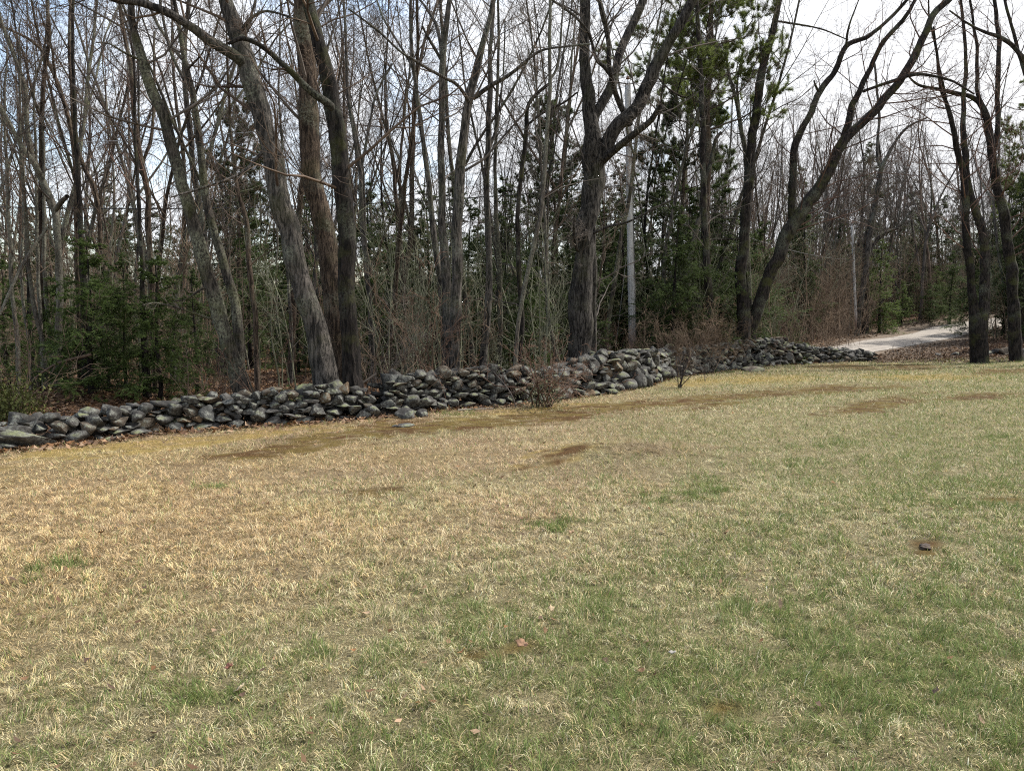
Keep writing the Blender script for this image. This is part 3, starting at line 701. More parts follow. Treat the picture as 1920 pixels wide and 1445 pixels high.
def pine_variant(seed, H, r0, base=0.35, nb=34, reach=0.22, col=(0.085, 0.12, 0.035)):
    rng = np.random.default_rng(seed); tg, fg = Geo(), Geo(); K = 26
    z = np.linspace(0, H, K); P = np.c_[np.cumsum(rng.normal(size=K)*0.04), np.cumsum(rng.normal(size=K)*0.04), z]; P[0, :2] = 0
    rad = r0*np.linspace(1, 0.12, K); tg.add(*trunk_mesh(P, rad, 10, 0.1, seed, 0.3))
    t = base+(0.99-base)*(np.arange(nb)+rng.random(nb))/nb; zz_ = t*H; az = np.arange(nb)*2.4+rng.random(nb)*1.2
    S = np.c_[np.interp(zz_, z, P[:, 0]), np.interp(zz_, z, P[:, 1]), zz_]
    D = np.c_[np.cos(az), np.sin(az), 0.1+0.5*t]; L = H*reach*(1-0.6*(t-base)/(1-base))*(0.45+0.8*rng.random(nb)); r = np.full(nb, r0*0.20)
    P1, r1 = grow(rng, S, D, L, r, 9, 0.25, 0.07, 0.8, 0.008); tg.add(*tubes(P1, r1, 4))
    S, D, L, r = spawn(rng, P1, r1, 12, 0.30, 1.0, R(48), 0.36, 0.5, 0.02); P2, r2 = grow(rng, S, D, L, r, 6, 0.25, 0.12, 0.8, 0.005); tg.add(*tubes(P2, r2, 3))
    S, D, L, r = spawn(rng, P2, r2, 5, 0.35, 1.0, R(45), 0.45, 0.6, 0.01); P3, r3 = grow(rng, S, D, L, r, 5, 0.2, 0.12, 0.8, 0.004); tg.add(*tubes(P3, r3, 3))
    needle_spray(rng, P3, r3, 165, 0.14, 0.013, fg, np.array(col), 1.0, 0.25, True)
    return tg, fg
def bush_arrays(seed, n, H, r0, spread=0.5, wob=0.25, twr=0.003, k2=6, k3=5, k4=0, area=0.12):
    rng = np.random.default_rng(seed); g = Geo()
    S = np.c_[rng.normal(size=(n, 2))*area, np.full(n, -0.05)]; D = np.c_[rng.normal(size=(n, 2))*spread, np.ones(n)]
    P1, r1 = grow(rng, S, D, H*(0.55+0.6*rng.random(n)), r0*(0.6+0.7*rng.random(n)), 9, wob, 0.06, 0.8, twr); stems = Geo(); stems.add(*tubes(P1, r1, 5))
    S, D, L, r = spawn(rng, P1, r1, k2, 0.2, 1.0, R(42), 0.42, 0.6, 0.02); P2, r2 = grow(rng, S, D, L, r, 6, wob*1.2, 0.05, 0.8, twr); g.add(*tubes(P2, r2, 4))
    S, D, L, r = spawn(rng, P2, r2, k3, 0.15, 1.0, R(45), 0.48, 0.6, 0.01); P3, r3 = grow(rng, S, D, L, r, 5, wob*1.2, 0.04, 0.8, twr); g.add(*tubes(P3, r3, 3))
    if k4: 
        S, D, L, r = spawn(rng, P3, r3, k4, 0.15, 1.0, R(45), 0.5, 0.6, 0.008); P4, r4 = grow(rng, S, D, L, r, 4, wob*1.2, 0.03, 0.8, twr); g.add(*tubes(P4, r4, 3))
    return stems, g

# --- trees traced from the photograph: one by one
def jig(C, seed):                                    # small kinks so that stems do not read as bent pipes
    s_ = np.concatenate([[0], np.cumsum(np.linalg.norm(np.diff(C[:, :3], axis=0), axis=1))]); w = np.sin(np.linspace(0, np.pi, len(C)))**0.4
    amp = (0.35*C[:, 3]+0.012)*w
    C[:, 0] += amp*(fbm(s_*1.6+seed*3.1, s_*0+seed, o=3)-0.5)*2.2; C[:, 1] += amp*(fbm(s_*1.6+seed*5.3, s_*0+seed+7, o=3)-0.5)*2.2
    C[:, 3] *= 1+0.22*(fbm(s_*2.3+seed, s_*0+seed*2, o=3)-0.5)
def hero(label, Y, trunk, limbs=(), mat='bark_grey', tw='twig_grey', top=15.0, seed=1, sides=20, nb=14, first=0.3, size=1.0, base_py=None, rough=0.12, flare=0.35, twigs=True, lens=1.6, cat="tree", name="bare_tree", stop=False, group=None):
    rng = np.random.default_rng(seed)
    pts = [np.r_[at(px, py, Y), 0.87*w/2/FPX*Y] for px, py, w in trunk]
    b = pts[0].copy(); g0 = gz(b[0], Y)
    if b[2] > g0+0.05:
        d = pts[0][:3]-pts[1][:3]; k = (b[2]-g0)/max(-d[2], 1e-3) if d[2] < 0 else 0; k = min(k, 1.5)
        nb_ = b.copy(); nb_[:3] = b[:3]+d*k; nb_[2] = g0; nb_[1] = Y; pts.insert(0, nb_)
    lo = pts[0].copy(); lo[2] -= 0.25; lo[3] *= 1.05; pts.insert(0, lo)
    base = np.array([pts[1][0], Y, g0])
    if not stop and pts[-1][2] < top:                # carry the stem on above the frame
        d = norm(pts[-1][:3]-pts[-3][:3]); p = pts[-1].copy(); h = top-p[2]; n = max(3, int(h/1.2)); r = p[3]
        for i in range(n):
            d = norm(d+np.array([rng.normal()*0.10, rng.normal()*0.14, 0.10])); p = p.copy(); p[:3] += d*h/n; p[3] = r*(1-0.85*(i+1)/n); pts.append(p)
    C = catmull(pts, int(20+40*size)); C[:, 3] = np.maximum(C[:, 3], 0.006); jig(C, seed)
    root = empty(name, base, label, cat, group)
    V, Q = trunk_mesh(C[:, :3]-base, C[:, 3], sides, rough, seed*1.7, flare); obj("trunk", mesh("trunk", V, [Q], M[mat]), root)
    curves = [(C[None, :, :3]-base, C[None, :, 3])]
    lcurves = []
    for li, lb in enumerate(limbs):
        dy = lb[0]; pl = lb[1]; n = len(pl)
        q = np.array([np.r_[at(px, py, Y+dy*i/(n-1)), 0.92*w/2/FPX*Y] for i, (px, py, w) in enumerate(pl)])
        if len(lb) > 2:                               # carries on out of the frame
            d = norm(q[-1, :3]-q[-2, :3]); p = q[-1].copy(); ex = []
            for i in range(4):
                d = norm(d+np.array([rng.normal()*0.1, rng.normal()*0.12, 0.08])); p = p.copy(); p[:3] += d*lb[2]/4; p[3] = q[-1, 3]*(1-0.22*(i+1)); ex.append(p)
            q = np.vstack([q, ex])
        Lc = catmull(q, 10+7*n); Lc[:, 3] = np.maximum(Lc[:, 3], 0.005); jig(Lc, seed+li*7+3)
        V, Q = trunk_mesh(Lc[:, :3]-base, Lc[:, 3], 10, rough, seed+li*3.3, 0.0); obj("limb", mesh("limb", V, [Q], M[mat]), root)
        lcurves.append((Lc[None, :, :3]-base, Lc[None, :, 3]))
    if twigs:
        g = Geo()
        Hh = C[-1, 2]-base[2]
        pl2 = [(5, 0.15, 1, 45, 0.46, 0.55, 0.013, 0.32, 0.05), (4, 0.12, 1, 42, 0.50, 0.6, 0.0065, 0.34, 0.03), (2, 0.15, 1, 40, 0.5, 0.75, 0.004, 0.30, 0.02)]
        crown_from(rng, g, curves, [(nb, first, 0.98, 55, lens/Hh*1.6, 0.28, 0.030, 0.28, 0.08)]+pl2, 0.0028)
        thin = [c for c in lcurves if c[1][0, 0] < 0.05]; lcurves = [c for c in lcurves if c[1][0, 0] >= 0.05]
        thin = [c for c in thin if np.linalg.norm(np.diff(c[0][0], axis=0), axis=1).sum() > 0.7]
        if thin: crown_from(rng, g, thin, [(4, 0.3, 1.0, 45, 0.22, 0.4, 0.01, 0.30, 0.03), (3, 0.2, 1.0, 42, 0.5, 0.6, 0.005, 0.3, 0.02)], 0.0025)
        if lcurves: crown_from(rng, g, lcurves, [(8, 0.15, 1.0, 50, 0.34, 0.40, 0.022, 0.30, 0.06)]+pl2, 0.0028)
        obj("crown", g.mesh("crown", M[tw]), root)
    return root

hero("leaning trunk flecked with pale green lichen, pale dead branches reaching left over the hemlock", 13.0,
     [(458, 738, 40), (430, 650, 33), (400, 560, 31), (377, 480, 29), (347, 360, 26), (320, 267, 23), (293, 187, 21), (267, 107, 20), (247, 33, 14), (240, -40, 11)],
     [(-1.0, [(397, 598, 6), (365, 588, 5), (333, 577, 4), (290, 568, 3), (267, 573, 2)]), (-0.6, [(388, 538, 5), (372, 545, 4), (350, 560, 3), (323, 565, 2)]),
      (-1.2, [(262, 112, 6), (235, 100, 4), (205, 83, 3), (180, 80, 2)])], 'bark_lichen', 'twig_grey', 13, 101, first=0.35)
hero("slimmer lichen flecked trunk rising close behind the leaning lichen trunk", 14.2,
     [(452, 700, 22), (443, 587, 20), (417, 483, 18), (400, 427, 17), (383, 350, 17), (373, 267, 15), (363, 187, 14), (347, 110, 11), (333, 43, 9), (325, -20, 8)],
     [(0.6, [(358, 170, 9), (348, 158, 7), (320, 93, 6), (303, 17, 5), (300, -30, 4)], 2.0), (-0.5, [(352, 130, 5), (365, 118, 4), (380, 100, 3), (390, 70, 2)]), (-0.5, [(368, 195, 4), (385, 180, 3), (400, 165, 2)])],
     'bark_lichen', 'twig_grey', 13, 102, first=0.35, sides=14)
hero("slim straight brown trunk just right of the two lichen flecked ones", 14.0,
     [(484, 735, 12), (479, 640, 11), (480, 600, 11), (470, 517, 11), (460, 417, 10), (443, 350, 8), (436, 280, 6), (430, 200, 5)], [], 'bark_brown', 'twig_brown', 9, 103, sides=10, nb=12, lens=1.2)
hero("massive leaning trunk with a hollow near the top and heavy limb crossing left", 13.3,
     [(612, 725, 54), (600, 667, 49), (580, 567, 46), (553, 483, 45), (540, 417, 44), (533, 395, 43), (510, 283, 41), (483, 187, 39), (463, 110, 38), (437, 50, 31), (420, 0, 27), (408, -50, 24)],
     [(-0.9, [(458, 122, 22), (443, 108, 21), (400, 80, 20), (360, 50, 18), (317, 25, 16), (267, 7, 13), (217, 0, 10), (170, -20, 8)], 2.0), (-1.0, [(497, 280, 6), (475, 305, 7), (460, 320, 6), (427, 337, 5), (367, 357, 4), (320, 370, 2)]),
      (-0.8, [(452, 60, 9), (470, 35, 7), (495, 22, 5), (530, 28, 4), (560, 40, 3)])], 'bark_grey', 'twig_brown', 14, 104, size=1.5, first=0.25, sides=28, rough=0.13)
hero("massive upright furrowed trunk standing behind the dark broken barked one", 14.0,
     [(648, 712, 50), (633, 600, 46), (620, 500, 44), (600, 417, 42), (597, 400, 41), (587, 333, 40), (580, 233, 39), (578, 133, 38), (573, 50, 36), (573, -30, 34)],
     [(0.8, [(575, 60, 12), (600, 20, 9), (640, -20, 6)], 2.0)], 'bark_brown', 'twig_grey', 16, 105, size=1.5, first=0.3, sides=28)
hero("dark trunk with rough broken bark crossing before the upright furrowed trunk", 13.0,
     [(664, 722, 44), (660, 690, 40), (653, 567, 36), (647, 433, 36), (640, 350, 36), (633, 290, 36), (625, 217, 34), (610, 133, 32), (593, 67, 28), (577, 10, 24), (565, -50, 20)],
     [(-0.9, [(625, 212, 17), (617, 197, 15), (583, 173, 13), (547, 137, 11), (500, 93, 9), (457, 73, 8), (428, 82, 5)])], 'bark_black', 'twig_brown', 13, 106, size=1.5, rough=0.2, first=0.28, sides=28)
hero("tall straight dark trunk left of the pair in the middle of the wood", 17.0,
     [(848, 705, 26), (840, 567, 22), (830, 433, 17), (827, 333, 15), (828, 200, 13), (832, 83, 12), (840, 17, 10), (846, -30, 8)],
     [(0.8, [(829, 120, 8), (822, 60, 7), (807, 27, 6), (783, -5, 5)], 2.0), (-0.4, [(826, 112, 7), (813, 90, 6), (803, 73, 5), (792, 50, 4)])], 'bark_grey', 'twig_grey', 16, 107, sides=14)
hero("curving dark trunk in mid wood with long limbs spreading both ways", 16.0,
     [(853, 705, 26), (853, 633, 24), (857, 500, 22), (860, 367, 22), (867, 283, 20), (877, 200, 17), (893, 133, 15), (907, 77, 12), (923, 20, 10), (930, -20, 9)],
     [(-1.5, [(880, 195, 8), (870, 177, 7), (853, 157, 6), (827, 143, 6), (780, 115, 5), (750, 97, 4), (707, 57, 4), (653, 17, 3)]), (-1.2, [(888, 185, 9), (917, 163, 8), (960, 137, 7), (1010, 97, 5), (1057, 88, 4), (1107, 83, 3)])],
     'bark_grey', 'twig_grey', 15, 108, sides=14)
hero("slender bowed tree leaning left, first left of the middle pair", 18.0,
     [(836, 690, 15), (828, 560, 14), (813, 433, 12), (803, 333, 11), (793, 250, 10), (780, 167, 9), (772, 93, 8), (770, 33, 7), (772, -20, 6)],
     [(0.6, [(775, 130, 6), (763, 107, 5), (723, 43, 4), (707, 0, 3)], 1.5)], 'bark_grey', 'twig_grey', 15, 109, sides=10)
hero("straight slim dark trunk right of the middle pair", 18.0,
     [(905, 690, 17), (915, 560, 16), (917, 467, 14), (913, 333, 13), (917, 200, 12), (920, 100, 9), (923, 40, 8), (925, -20, 7)],
     [(0.5, [(916, 280, 6), (930, 240, 5), (938, 190, 4), (945, 120, 3), (947, 40, 3)])], 'bark_grey', 'twig_grey', 16, 110, sides=10)
hero("thin crooked dark tree with its top bent to the right", 17.0,
     [(972, 690, 11), (978, 600, 11), (970, 467, 10), (977, 333, 9), (987, 250, 9), (990, 200, 8), (1010, 173, 7), (1030, 157, 6)], [(-0.4, [(988, 235, 5), (1020, 211, 5), (1057, 193, 4), (1083, 173, 3)])], 'bark_black', 'twig_grey', 5, 111, sides=10, stop=True, lens=1.0)
hero("thin pale stem leaning right between the crooked dark tree and the oak", 15.6,
     [(965, 690, 9), (973, 600, 9), (993, 500, 10), (1005, 440, 9), (1013, 400, 9), (1020, 333, 9), (1027, 250, 9), (1032, 150, 8), (1030, 67, 7), (1030, -20, 6)], [(0.3, [(1031, 150, 6), (1045, 125, 5), (1052, 60, 4), (1058, -10, 3)])], 'bark_smooth', 'twig_grey', 14, 112, sides=10)
oak = hero("huge furrowed oak by the wall, forking above into three heavy limbs", 18.4,
     [(1089, 690, 56), (1089, 640, 51), (1090, 567, 49), (1093, 500, 43), (1097, 465, 41), (1095, 433, 38), (1103, 400, 41), (1110, 330, 46), (1112, 290, 45), (1110, 250, 34), (1103, 200, 28), (1100, 133, 24), (1098, 67, 22), (1095, 0, 21), (1095, -50, 19)],
     [(0.6, [(1110, 225, 20), (1133, 187, 20), (1153, 143, 19), (1163, 100, 18), (1180, 60, 17), (1207, 0, 16), (1222, -40, 14)], 3.5), (-0.6, [(1113, 312, 34), (1133, 283, 30), (1150, 243, 27), (1187, 207, 26), (1210, 167, 24), (1230, 127, 23), (1257, 80, 21), (1280, 37, 20), (1302, -10, 18)], 4.0),
      (-1.5, [(1182, 235, 13), (1160, 187, 11), (1150, 160, 10), (1143, 133, 8), (1140, 67, 8), (1123, 0, 7)], 2.0), (-1.2, [(1152, 150, 9), (1135, 128, 8), (1117, 110, 7), (1108, 75, 6), (1100, 55, 5), (1073, 27, 5), (1027, -5, 4)]),
      (-1.6, [(1128, 303, 17), (1140, 291, 17), (1160, 274, 15), (1187, 253, 13), (1220, 227, 11), (1237, 200, 7)]), (-1.0, [(1090, 472, 9), (1080, 465, 7), (1076, 440, 6), (1077, 405, 3)]), (-1.2, [(1108, 440, 6), (1140, 425, 5), (1180, 415, 4), (1240, 385, 3), (1280, 365, 2)])],
     'bark_oak', 'twig_grey', 16, 113, size=1.6, sides=32, rough=0.10, name="oak_tree")
hero("dark trunk leaning slightly right, left stem of the pair near the road end of wall", 29.4,
     [(1398, 660, 30), (1395, 620, 27), (1391, 560, 24), (1390, 500, 22), (1397, 433, 21), (1403, 350, 20), (1410, 283, 20), (1418, 200, 17), (1430, 133, 16), (1443, 83, 14), (1457, 17, 12), (1463, -30, 11)],
     [(-1.0, [(1390, 448, 4), (1340, 449, 3), (1290, 447, 3), (1250, 440, 2)]), (0.8, [(1457, 40, 4), (1490, 45, 4), (1540, 55, 3), (1590, 75, 2)])], 'bark_black', 'twig_grey', 18, 114, sides=18, rough=0.2, size=1.3)
hero("strongly right leaning mossy dark tree, forked into three rising stems", 29.8,
     [(1404, 655, 26), (1410, 610, 24), (1430, 550, 25), (1453, 493, 27), (1480, 433, 29), (1500, 400, 27), (1533, 357, 24), (1557, 317, 22), (1580, 267, 21), (1600, 247, 19), (1640, 207, 18), (1680, 160, 17), (1713, 110, 16), (1733, 67, 14), (1750, 27, 13), (1780, 0, 11), (1800, -20, 9)],
     [(0.6, [(1580, 268, 15), (1591, 227, 14), (1600, 193, 13), (1617, 160, 11), (1633, 127, 10), (1653, 83, 9), (1693, 37, 8), (1717, 0, 7)], 2.5), (0.8, [(1487, 430, 16), (1485, 380, 15), (1490, 283, 14), (1500, 250, 13), (1520, 210, 12), (1540, 167, 12), (1567, 133, 11), (1587, 87, 10), (1630, 67, 8), (1670, 33, 7), (1700, 0, 6)], 2.5),
      (-1.4, [(1617, 172, 6), (1650, 160, 6), (1683, 150, 7), (1713, 140, 6), (1747, 142, 5), (1787, 153, 4), (1827, 177, 3)]), (-0.6, [(1587, 87, 5), (1590, 60, 4), (1598, 30, 3), (1610, 0, 2)]), (-0.5, [(1535, 172, 5), (1529, 160, 4), (1526, 152, 3)])],
     'bark_black', 'twig_red', 15, 115, sides=18, size=1.6, rough=0.14, nb=30, lens=2.6)
hero("thickest dark twin trunk clump standing by the far lawn edge at right", 32.5,
     [(1836, 664, 36), (1834, 630, 33), (1825, 570, 18), (1817, 500, 15), (1812, 450, 15), (1807, 333, 14), (1800, 300, 12), (1787, 240, 10), (1777, 200, 8), (1763, 160, 6), (1755, 90, 5)],
     [(0.5, [(1838, 640, 26), (1846, 570, 20), (1847, 500, 18), (1840, 430, 16), (1818, 360, 13), (1808, 280, 12), (1806, 200, 9), (1812, 120, 7), (1806, 40, 6), (1800, -20, 5)], 3.0), (-1.0, [(1778, 205, 5), (1760, 120, 4), (1750, 50, 3)])],
     'bark_black', 'twig_red', 17, 116, sides=18, size=1.4, nb=28, lens=2.6, flare=0.08)
hero("dark trunk leaning left at the right edge with long limb arching toward the road", 33.0,
     [(1904, 662, 26), (1900, 600, 23), (1897, 533, 21), (1890, 450, 20), (1883, 400, 19), (1870, 350, 18), (1860, 283, 16), (1853, 233, 14), (1840, 197, 12), (1822, 182, 9), (1807, 178, 8), (1763, 168, 7), (1723, 160, 5), (1700, 140, 3)],
     [(0.6, [(1862, 290, 11), (1870, 240, 10), (1871, 133, 9), (1873, 67, 8), (1863, 0, 7)], 3.0), (-0.4, [(1843, 200, 8), (1832, 170, 7), (1833, 100, 6), (1825, 40, 5), (1818, -10, 4)], 2.0)], 'bark_black', 'twig_red', 5, 117, sides=18, size=1.4, stop=True, nb=28, lens=2.4, flare=0.12)
hero("slim dark tree just outside the right edge, limbs reaching in at the top", 31.0,
     [(1990, 668, 22), (1985, 500, 20), (1975, 330, 18), (1960, 200, 14), (1940, 130, 11), (1920, 110, 10)],
     [(0.0, [(1925, 115, 9), (1887, 77, 8), (1847, 60, 6), (1813, 43, 4), (1780, 20, 3)]), (0.4, [(1960, 210, 9), (1920, 130, 8), (1900, 60, 6), (1880, -10, 5)], 2.0)], 'bark_black', 'twig_red', 6, 118, sides=12, stop=True, nb=14)
# left side of the wood
hero("crooked grey tree near the left edge with broken dark stub on its right side", 15.0,
     [(108, 720, 14), (112, 560, 14), (106, 433, 14), (98, 390, 15), (77, 333, 14), (63, 300, 11), (53, 233, 10), (47, 167, 9), (27, 110, 8), (3, 43, 7), (-10, -20, 6)],
     [(-0.3, [(104, 395, 9), (115, 380, 9), (126, 368, 8)]), (-0.8, [(80, 340, 11), (67, 313, 10), (33, 260, 9), (0, 203, 8), (-40, 150, 6)], 1.5), (-0.8, [(90, 425, 5), (60, 470, 7), (30, 520, 6), (0, 590, 5)])], 'bark_smooth', 'twig_grey', 13, 119, sides=12)
hero("upright dark brown tree crossing the crooked grey tree at left", 15.6,
     [(75, 725, 11), (80, 560, 11), (76, 430, 10), (77, 300, 10), (80, 167, 9), (93, 67, 8), (90, 0, 7)], [(0.4, [(84, 240, 6), (62, 180, 5), (45, 110, 4), (20, 50, 3)])], 'bark_brown', 'twig_brown', 13, 120, sides=10)
hero("forked brown tree leaning left, its two stems joining above the hemlock", 16.0,
     [(150, 725, 12), (148, 560, 12), (145, 433, 12), (143, 333, 11), (140, 290, 11), (130, 233, 9), (117, 183, 8), (97, 133, 7), (67, 83, 6), (20, 57, 5), (-20, 40, 4)],
     [(0.5, [(141, 300, 10), (137, 217, 9), (133, 150, 9), (131, 100, 8), (133, 33, 7), (134, -20, 6)], 3.0), (0.3, [(190, 467, 8), (180, 367, 8), (160, 317, 8), (146, 285, 8)]), (-0.6, [(126, 210, 6), (105, 150, 5), (98, 90, 4), (72, 20, 3)])], 'bark_brown', 'twig_brown', 14, 121, sides=12)
hero("reddish brown tree behind the leaning lichen trunk, bent left at the top", 17.0,
     [(292, 700, 14), (285, 560, 13), (280, 467, 12), (277, 367, 12), (263, 300, 11), (255, 240, 10), (250, 200, 9), (243, 117, 8), (227, 33, 6), (220, -20, 5)], [(0.4, [(266, 310, 6), (285, 250, 6), (288, 150, 5), (290, 60, 4)]), (-0.3, [(255, 262, 4), (243, 240, 4), (232, 215, 3)])], 'bark_brown', 'twig_red', 13, 122, sides=12)
for i, (x0, x1, x2, w, lab) in enumerate([(36, 22, 12, 9, "leftmost pale slender stem of the cluster in the lower left woods"), (88, 58, 40, 9, "pale curved stem leaning left in the lower left cluster"), (82, 73, 68, 8, "thin brown stem in the middle of the lower left cluster"), (60, 42, 45, 7, "thinnest pale stem low at left with a bowed foot"), (100, 85, 82, 10, "thick pale stem right of the lower left cluster")]):
    hero(lab, 14.6+0.25*i, [(x0, 742, w), (x0*0.7+x1*0.3, 640, w*0.95), (x1, 540, w*0.9), (x1*0.5+x2*0.5, 420, w*0.8), (x2, 300, w*0.65), (x2-3, 180, w*0.5)], [], 'bark_smooth', 'twig_brown', 8, 130+i, sides=9, nb=10, lens=1.0, group="pale stems in the lower left cluster")
# further traced stems
hero("narrow dark tree right of the utility pole with broken forked head", 27.0,
     [(1330, 560, 17), (1325, 480, 15), (1320, 400, 13), (1318, 320, 12), (1317, 217, 11), (1312, 100, 9), (1306, 0, 8)], [(0.3, [(1322, 335, 9), (1333, 300, 8), (1342, 262, 7), (1352, 248, 5)])], 'bark_black', 'twig_grey', 14, 141, sides=12, nb=12)
hero("pale slanting trunk low between utility pole and dark pair", 28.0, [(1285, 640, 14), (1290, 520, 13), (1305, 430, 11), (1316, 400, 9), (1322, 370, 7)], [], 'bark_smooth', 'twig_grey', 6, 142, sides=10, stop=True, nb=8)
hero("bushy topped grey tree behind the dark pair near the road", 30.0, [(1408, 600, 12), (1402, 480, 11), (1398, 300, 10), (1390, 240, 9), (1380, 190, 7), (1365, 130, 5), (1360, 70, 4)], [(0.5, [(1396, 285, 6), (1385, 200, 5), (1383, 150, 4), (1395, 90, 3)])], 'bark_lichen', 'twig_grey', 12, 143, sides=10)
hero("grey tree with V fork standing beyond the leaning mossy tree", 50.0, [(1615, 560, 11), (1630, 450, 11), (1648, 340, 10), (1655, 310, 9), (1670, 280, 6), (1700, 240, 5), (1740, 220, 3)], [(0.4, [(1652, 315, 7), (1645, 290, 6), (1648, 220, 5), (1640, 120, 4)])], 'bark_grey', 'twig_grey', 9, 144, sides=10, nb=18, first=0.45)
hero("thick dark trunk beyond the road with a limb bent right", 52.0, [(1622, 590, 14), (1622, 500, 14), (1628, 440, 12), (1640, 380, 9), (1650, 330, 7)], [(0.5, [(1626, 470, 8), (1655, 440, 7), (1685, 425, 6), (1710, 395, 4)])], 'bark_black', 'twig_grey', 15, 145, sides=10)
hero("slender dark pole-like tree left of the oak with lichened side", 19.5, [(935, 690, 12), (938, 560, 12), (932, 430, 10), (928, 310, 8), (932, 200, 7), (935, 90, 6)], [], 'bark_lichen', 'twig_grey', 14, 146, sides=10)
hero("dark trunk hugging the right flank of the huge oak", 19.4, [(1113, 660, 17), (1114, 560, 14), (1112, 480, 11), (1113, 420, 8)], [], 'bark_oak', 'twig_grey', 5, 147, sides=10, stop=True, nb=5)
hero("tall grey tree between broken barked trunk and middle pair, forking high", 20.0, [(700, 690, 12), (692, 560, 11), (680, 430, 11), (676, 330, 10), (668, 280, 9), (655, 200, 7), (648, 90, 6), (645, 0, 5)], [(0.4, [(676, 320, 6), (690, 250, 5), (705, 180, 4), (735, 120, 4)])], 'bark_grey', 'twig_grey', 14, 148, sides=10)
hero("reddish slim tree left of the middle pair with narrow vase crown", 22.0, [(760, 680, 9), (755, 540, 9), (748, 420, 9), (740, 340, 8), (735, 300, 6), (725, 240, 5), (722, 170, 4)], [(0.3, [(741, 345, 6), (752, 290, 5), (757, 220, 4), (762, 150, 3)])], 'bark_brown', 'twig_grey', 14, 149, sides=9)
for i, (x, Y, w, lab) in enumerate([(163, 13.6, 30, "thick dark shaded trunk low behind hemlock boughs, left of two"), (274, 13.9, 20, "dark shaded trunk low behind hemlock boughs, right of two"), (60, 15.4, 17, "dark shaded trunk behind the lower left pale stems")]):
    hero(lab, Y+1.4, [(x+2, 760, w*0.9), (x, 700, w*0.8), (x-6, 560, w*0.5), (x-12, 430, w*0.38), (x-20, 260, w*0.3), (x-26, 100, w*0.22)], [], 'bark_black', 'twig_dark', 13, 150+i, sides=14)

# --- woodland trees of a few kinds, each one an individual
def finish(tg, cg, tm, cm, tn="trunk", cn="crown"):
    return tg.mesh(tn, tm), cg.mesh(cn, cm)
BV = []
specs = [(16, .085, 1, .34), (18, .10, 0, .40), (14, .065, 1, .30), (17, .08, 2, .30), (15, .058, 0, .36), (19, .125, 1, .36), (13, .055, 1, .32), (16, .075, 0, .42), (18, .09, 2, .34), (12, .045, 0, .30)]
for i, (H, r, fk, fi) in enumerate(specs):
    tg, cg = bare_variant(300+i, H, r, fk, fi, nb=11 if fk else 15, twr=0.0034, spread=0.22+0.05*(i % 3))
    BV.append((tg.arr(), cg.arr(), H, r, fk))
TM = [('bark_grey', 'twig_grey'), ('bark_brown', 'twig_brown'), ('bark_lichen', 'twig_grey'), ('bark_black', 'twig_dark'), ('bark_smooth', 'twig_brown')]
BM = {}
def bvar(i, m):
    if (i, m) not in BM:
        (tv, tq, tt, _), (cv, cq, ct, _) = BV[i][0], BV[i][1]
        BM[(i, m)] = (mesh("trunk", tv, tq+tt, M[TM[m][0]]), mesh("crown", cv, cq+ct, M[TM[m][1]]))
    return BM[(i, m)]
ZONES = [(-400, 60, "at the far left edge of the wood"), (60, 160, "above the left end of the wall"), (160, 260, "behind the left hemlocks"), (260, 400, "behind the leaning lichen flecked trunk"), (400, 500, "behind the slim brown trunk"),
         (500, 600, "behind the massive leaning trunk"), (600, 690, "behind the broken barked trunk"), (690, 770, "above the wall gap"), (770, 850, "left behind the middle pair"), (850, 930, "right behind the middle pair"), (930, 1010, "left behind the wall bush"),
         (1010, 1120, "behind the huge oak"), (1120, 1200, "behind the utility pole"), (1200, 1280, "just right of the utility pole"), (1280, 1380, "behind the reddish thicket"), (1380, 1460, "behind the dark leaning pair"), (1460, 1540, "behind the stump"),
         (1540, 1620, "by the distant utility pole"), (1620, 1720, "beyond the road's left half"), (1720, 1810, "beyond the road's right half"), (1810, 1880, "behind the twin dark trunks"), (1880, 2600, "at the far right edge of the wood")]
ORD = ["nearest", "second nearest", "third nearest", "fourth nearest", "fifth nearest", "sixth nearest", "seventh nearest", "eighth nearest", "ninth nearest", "tenth nearest", "eleventh nearest", "twelfth nearest", "thirteenth nearest", "fourteenth nearest", "fifteenth nearest"]
def zone(px):
    for a, b, s in ZONES:
        if a <= px < b: return s
    return "at the edge of the wood"
def label_by_zone(items, what):
    """items: (px, depth, adjective, object): a label by what it stands behind and its order from the lawn"""
    by = {}
    for px, Y, adj, o in items: by.setdefault(zone(px), []).append((Y, adj, o))
    for z_, lst in by.items():
        lst.sort(key=lambda q: q[0])
        for k, (Y, adj, o) in enumerate(lst):
            o["label"] = f"{ORD[min(k, 14)]} {adj} {what} {z_}"
rng = np.random.default_rng(77); random.seed(77)
placed = []; items = []
tries = 0
